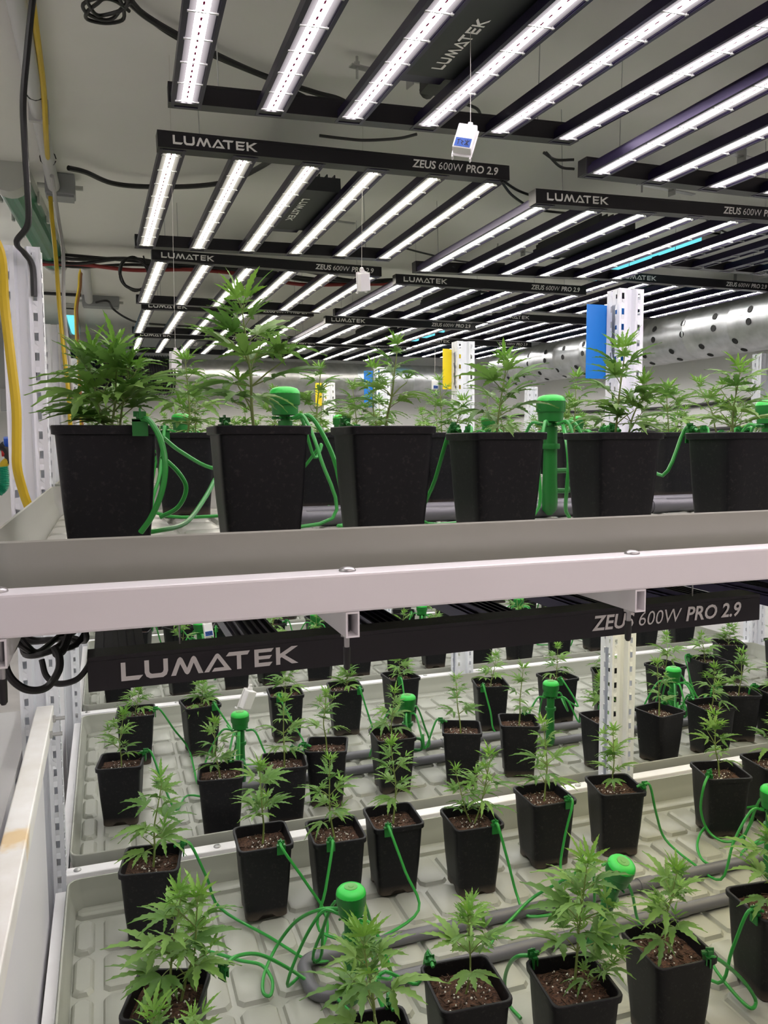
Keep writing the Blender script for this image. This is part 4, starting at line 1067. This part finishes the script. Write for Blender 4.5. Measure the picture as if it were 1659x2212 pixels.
# lamp leads
LEADL = ['black lead lying along the front rail of the second left-column lamp', 'upper black lead joining the left and middle lamps of the second row', 'lower sagging black lead joining the left and middle lamps of the second row',
         'upper short black lead between the two foremost lamps', 'lower short black lead between the two foremost lamps', 'black lead with a plug hanging from the driver of the foremost lamp',
         'long black lead behind the second middle-column lamp', 'black lead near the switched-off lamp under the ceiling']
leads = [([(690, 293), (740, 299), (790, 303), (860, 299), (900, 290)], 2.60), ([(1085, 390), (1120, 412), (1165, 428)], 2.55), ([(1080, 388), (1110, 425), (1160, 452), (1240, 462)], 2.55), ([(1175, 330), (1200, 345), (1240, 345)], 2.6), ([(1180, 330), (1210, 360), (1240, 365)], 2.6),
         ([(965, 98), (958, 130), (945, 170), (985, 215), (1030, 235), (1040, 258)], 2.66), ([(870, 535), (920, 548), (1000, 565), (1090, 570)], 2.62), ([(1520, 468), (1545, 490), (1580, 505), (1640, 508)], 2.66)]
for k, (pts, z) in enumerate(leads):
    cable('lamp_lead', [P2(p_, z) for p_ in pts], .0045, 'black_rubber', LEADL[k], 'cable', 'black leads between ceiling grow lamps')
pl = MB(); pl.box(-.035, .035, -.05, .05, 0, .05); pl.tube([(0, .05, .025), (0, .085, .025)], .022, 12)
v = P2((948, 168), 2.665); tag(pl.obj('cable_connector', 'black_rubber', None, True, (v[0], v[1], 2.64)), 'black plug connector on the lead of the foremost lamp', 'connector')
# steel ceiling brackets that carry the lamps
def bracket(px, lab):
    q = onz(px[0], px[1], CEIL - .03)
    t = thing('ceiling_bracket', lab, 'bracket', (q.x, q.y, CEIL - .06), (0, 0, D2(8)), 'steel ceiling brackets')
    MB().box(-.16, .16, -.012, .012, .02, .024).obj('strut', 'bolt', t)
    MB().box(.03, .034, -.02, .02, .0, .06).obj('plate', 'bolt', t); MB().box(.0, .05, -.016, .016, .056, .06).obj('ceiling_plate', 'bolt', t)
    b = MB(); b.lathe([(.009, .022), (.009, .034)], 6, (-.14, 0, 0)); b.lathe([(.004, -.01), (.004, .05)], 8, (-.14, 0, 0)); b.obj('nut', 'bolt', t)
for px, wh in (((865, 160), 'behind the foremost left-column lamp'), ((1440, 405), 'between the first and second middle-column lamps'), ((700, 470), 'above the second left-column lamp'), ((1590, 330), 'above the foremost middle-column lamp'), ((1120, 540), 'behind the second middle-column lamp')):
    bracket(px, 'galvanised steel bracket bolted to the ceiling ' + wh)

# black cables on the right wall
for k, z in enumerate((1.98, 1.80)):
    cable('cable', [(XW1 - .02, y_, z + .015 * math.sin(y_ * 2 + k)) for y_ in (2.2, 3.2, 4.2, 5.2, 6.2, 7.2, 8.3)], .014, 'black_rubber', ('upper' if k == 0 else 'lower') + ' of two black cables fixed along the right wall', 'cable', 'cables on the right wall')

# ------------------------------------------------------------------ left side: rail, sheets, box, valves, coil under the lamp
t = thing('side_rail', 'white painted rail with rust stain running to the left upright beside the lower tray', 'rail', (-.172, .75, .975))
o = MB().box(-.021, .021, 0, 1.47, 0, .042).obj('rail_tube', 'white_paint_worn', t); bv = o.modifiers.new('b', 'BEVEL'); bv.width = .003; bv.segments = 2
for yy in (1.30, 1.42):
    b = MB(); b.tube([(.018, yy, .02), (.05, yy, .02)], .005, 8); b.tube([(.021, yy, .02), (.028, yy, .02)], .0095, 6); b.obj('bolt', 'bolt', t)
for (x, y0, y1, z0, z1, lab) in ((-.178, .70, 2.10, .10, .974, 'white plastic sheet hanging below the side rail by the first lower tray'), (-.205, 2.33, 3.58, .10, 1.0, 'white plastic sheet hanging behind the left upright by the second lower tray')):
    o = MB().box(0, .004, 0, y1 - y0, 0, z1 - z0).obj('side_sheet', 'white_sheet', None, False, (x, y0, z0)); tag(o, lab, 'sheet')
for ri in (0, 1, 2):
    y = ROWS[ri]
    o = MB().box(-.013, .013, 0, 1.27, 0, .04).obj('end_beam', 'white_paint', None, False, (TX0 - .017, y - .02, ZL - .004)); tag(o, 'white end beam closing the left end of the %s lower tray' % rown[ri], 'rack beam', 'white end beams of the lower trays')
wb = thing('white_cabinet', 'white box-shaped cabinet with sloping top left of the side rail', 'cabinet', (-.80, 1.3, 0))
o = MB().box(0, .545, 0, 1.45, .0, .83).obj('cabinet_body', 'white_sheet', wb)
bv = o.modifiers.new('b', 'BEVEL'); bv.width = .006; bv.segments = 2
MB().box(-.005, .55, -.005, 1.46, .83, .842).obj('cabinet_top', 'white_paint', wb)
MB().box(.545, .549, 1.1, 1.42, .35, .78).obj('side_panel', 'box_grey', wb)
# irrigation valves on the left, far behind the upright
def v3(px, y=4.5): return Vector(PY(px, y))
t = thing('valve_manifold', 'irrigation valve group with blue handle, yellow elbow and red tap left of the racks', 'valve', v3((20, 960)))
o0 = v3((20, 960))
def rel(px): return tuple(v3(px) - o0)
MB().tube([rel((-40, 962)), rel((48, 960))], .020, 12).obj('header_pipe', 'box_grey', t, True)
MB().tube([rel((10, 956)), rel((20, 955))], .030, 12).obj('blue_handle', 'valve_blue', t, True)
MB().tube([rel((0, 960)), rel((12, 970)), rel((20, 985)), rel((25, 1000))], .024, 12).obj('valve_body', 'black_rubber', t, True)
MB().tube([rel((4, 978)), rel((11, 978))], .020, 10).obj('red_tap', 'brass_red', t, True)
MB().tube(smoothpath([rel((22, 990)), rel((16, 996)), rel((9, 1002)), rel((6, 1010))], 3), .020, 10).obj('yellow_elbow', 'yellow_cable', t, True)
MB().tube([rel((26, 900)), rel((26, 950))], .022, 10).obj('riser_pipe', 'sensor_white', t, True)
MB().box(-.03, .03, -.02, .02, .17, .28).obj('timer_box', 'box_grey', t)
pp = smoothpath([v3((6, 1008)), v3((9, 1030)), v3((8, 1050)), v3((0, 1060)), v3((-15, 1075)), v3((-30, 1200))], 12)
rs = [.026 if i % 2 else .022 for i in range(len(pp))]
mb_ = MB(); mb_.tube([p_ - pp[0] for p_ in pp], rs, 12); tag(mb_.obj('ribbed_hose', 'green_ribbed', None, True, pp[0], 20), 'ribbed turquoise green hose below the irrigation valves', 'hose')
# cable coil under the beam, left of the large lettered lamp
lp = []
for k in range(60):
    a = k * .52; lp.append((-.085 + .045 * math.cos(a) + .012 * math.sin(k * .9), 1.22 + .05 * math.sin(k * .7), 1.445 + .036 * math.sin(a) + .006 * math.sin(k * 2.1)))
cable('cable_coil', lp, .0042, 'black_rubber', 'bunched coil of black cable under the front beam beside the lettered lamp', 'cable', None, 4)
cable('lamp_lead', [PY((30, 1395), 1.14), PY((12, 1432), 1.12), PY((26, 1468), 1.11), PY((60, 1490), 1.11), PY((100, 1485), 1.12), PY((126, 1450), 1.13), PY((128, 1420), 1.14), PY((118, 1400), 1.16)], .0052, 'black_rubber', 'black lead hanging in a loop below the cable coil')
cable('lamp_lead', [PY((90, 1425), 1.16), PY((100, 1460), 1.15), PY((125, 1477), 1.14), PY((165, 1468), 1.13), PY((190, 1440), 1.13), PY((196, 1420), 1.14)], .0042, 'black_rubber', 'thin black lead running from the cable coil into the lettered lamp')
cable('cable', [PY((118, 1412), 1.15), PY((135, 1405), 1.16), PY((150, 1365), 1.2), PY((160, 1330), 1.26)], .0058, 'black_rubber', 'thick black cable rising from the coil behind the front beam')
for o in list(bpy.data.objects):
    if o.type == 'EMPTY': o.empty_display_size = .02
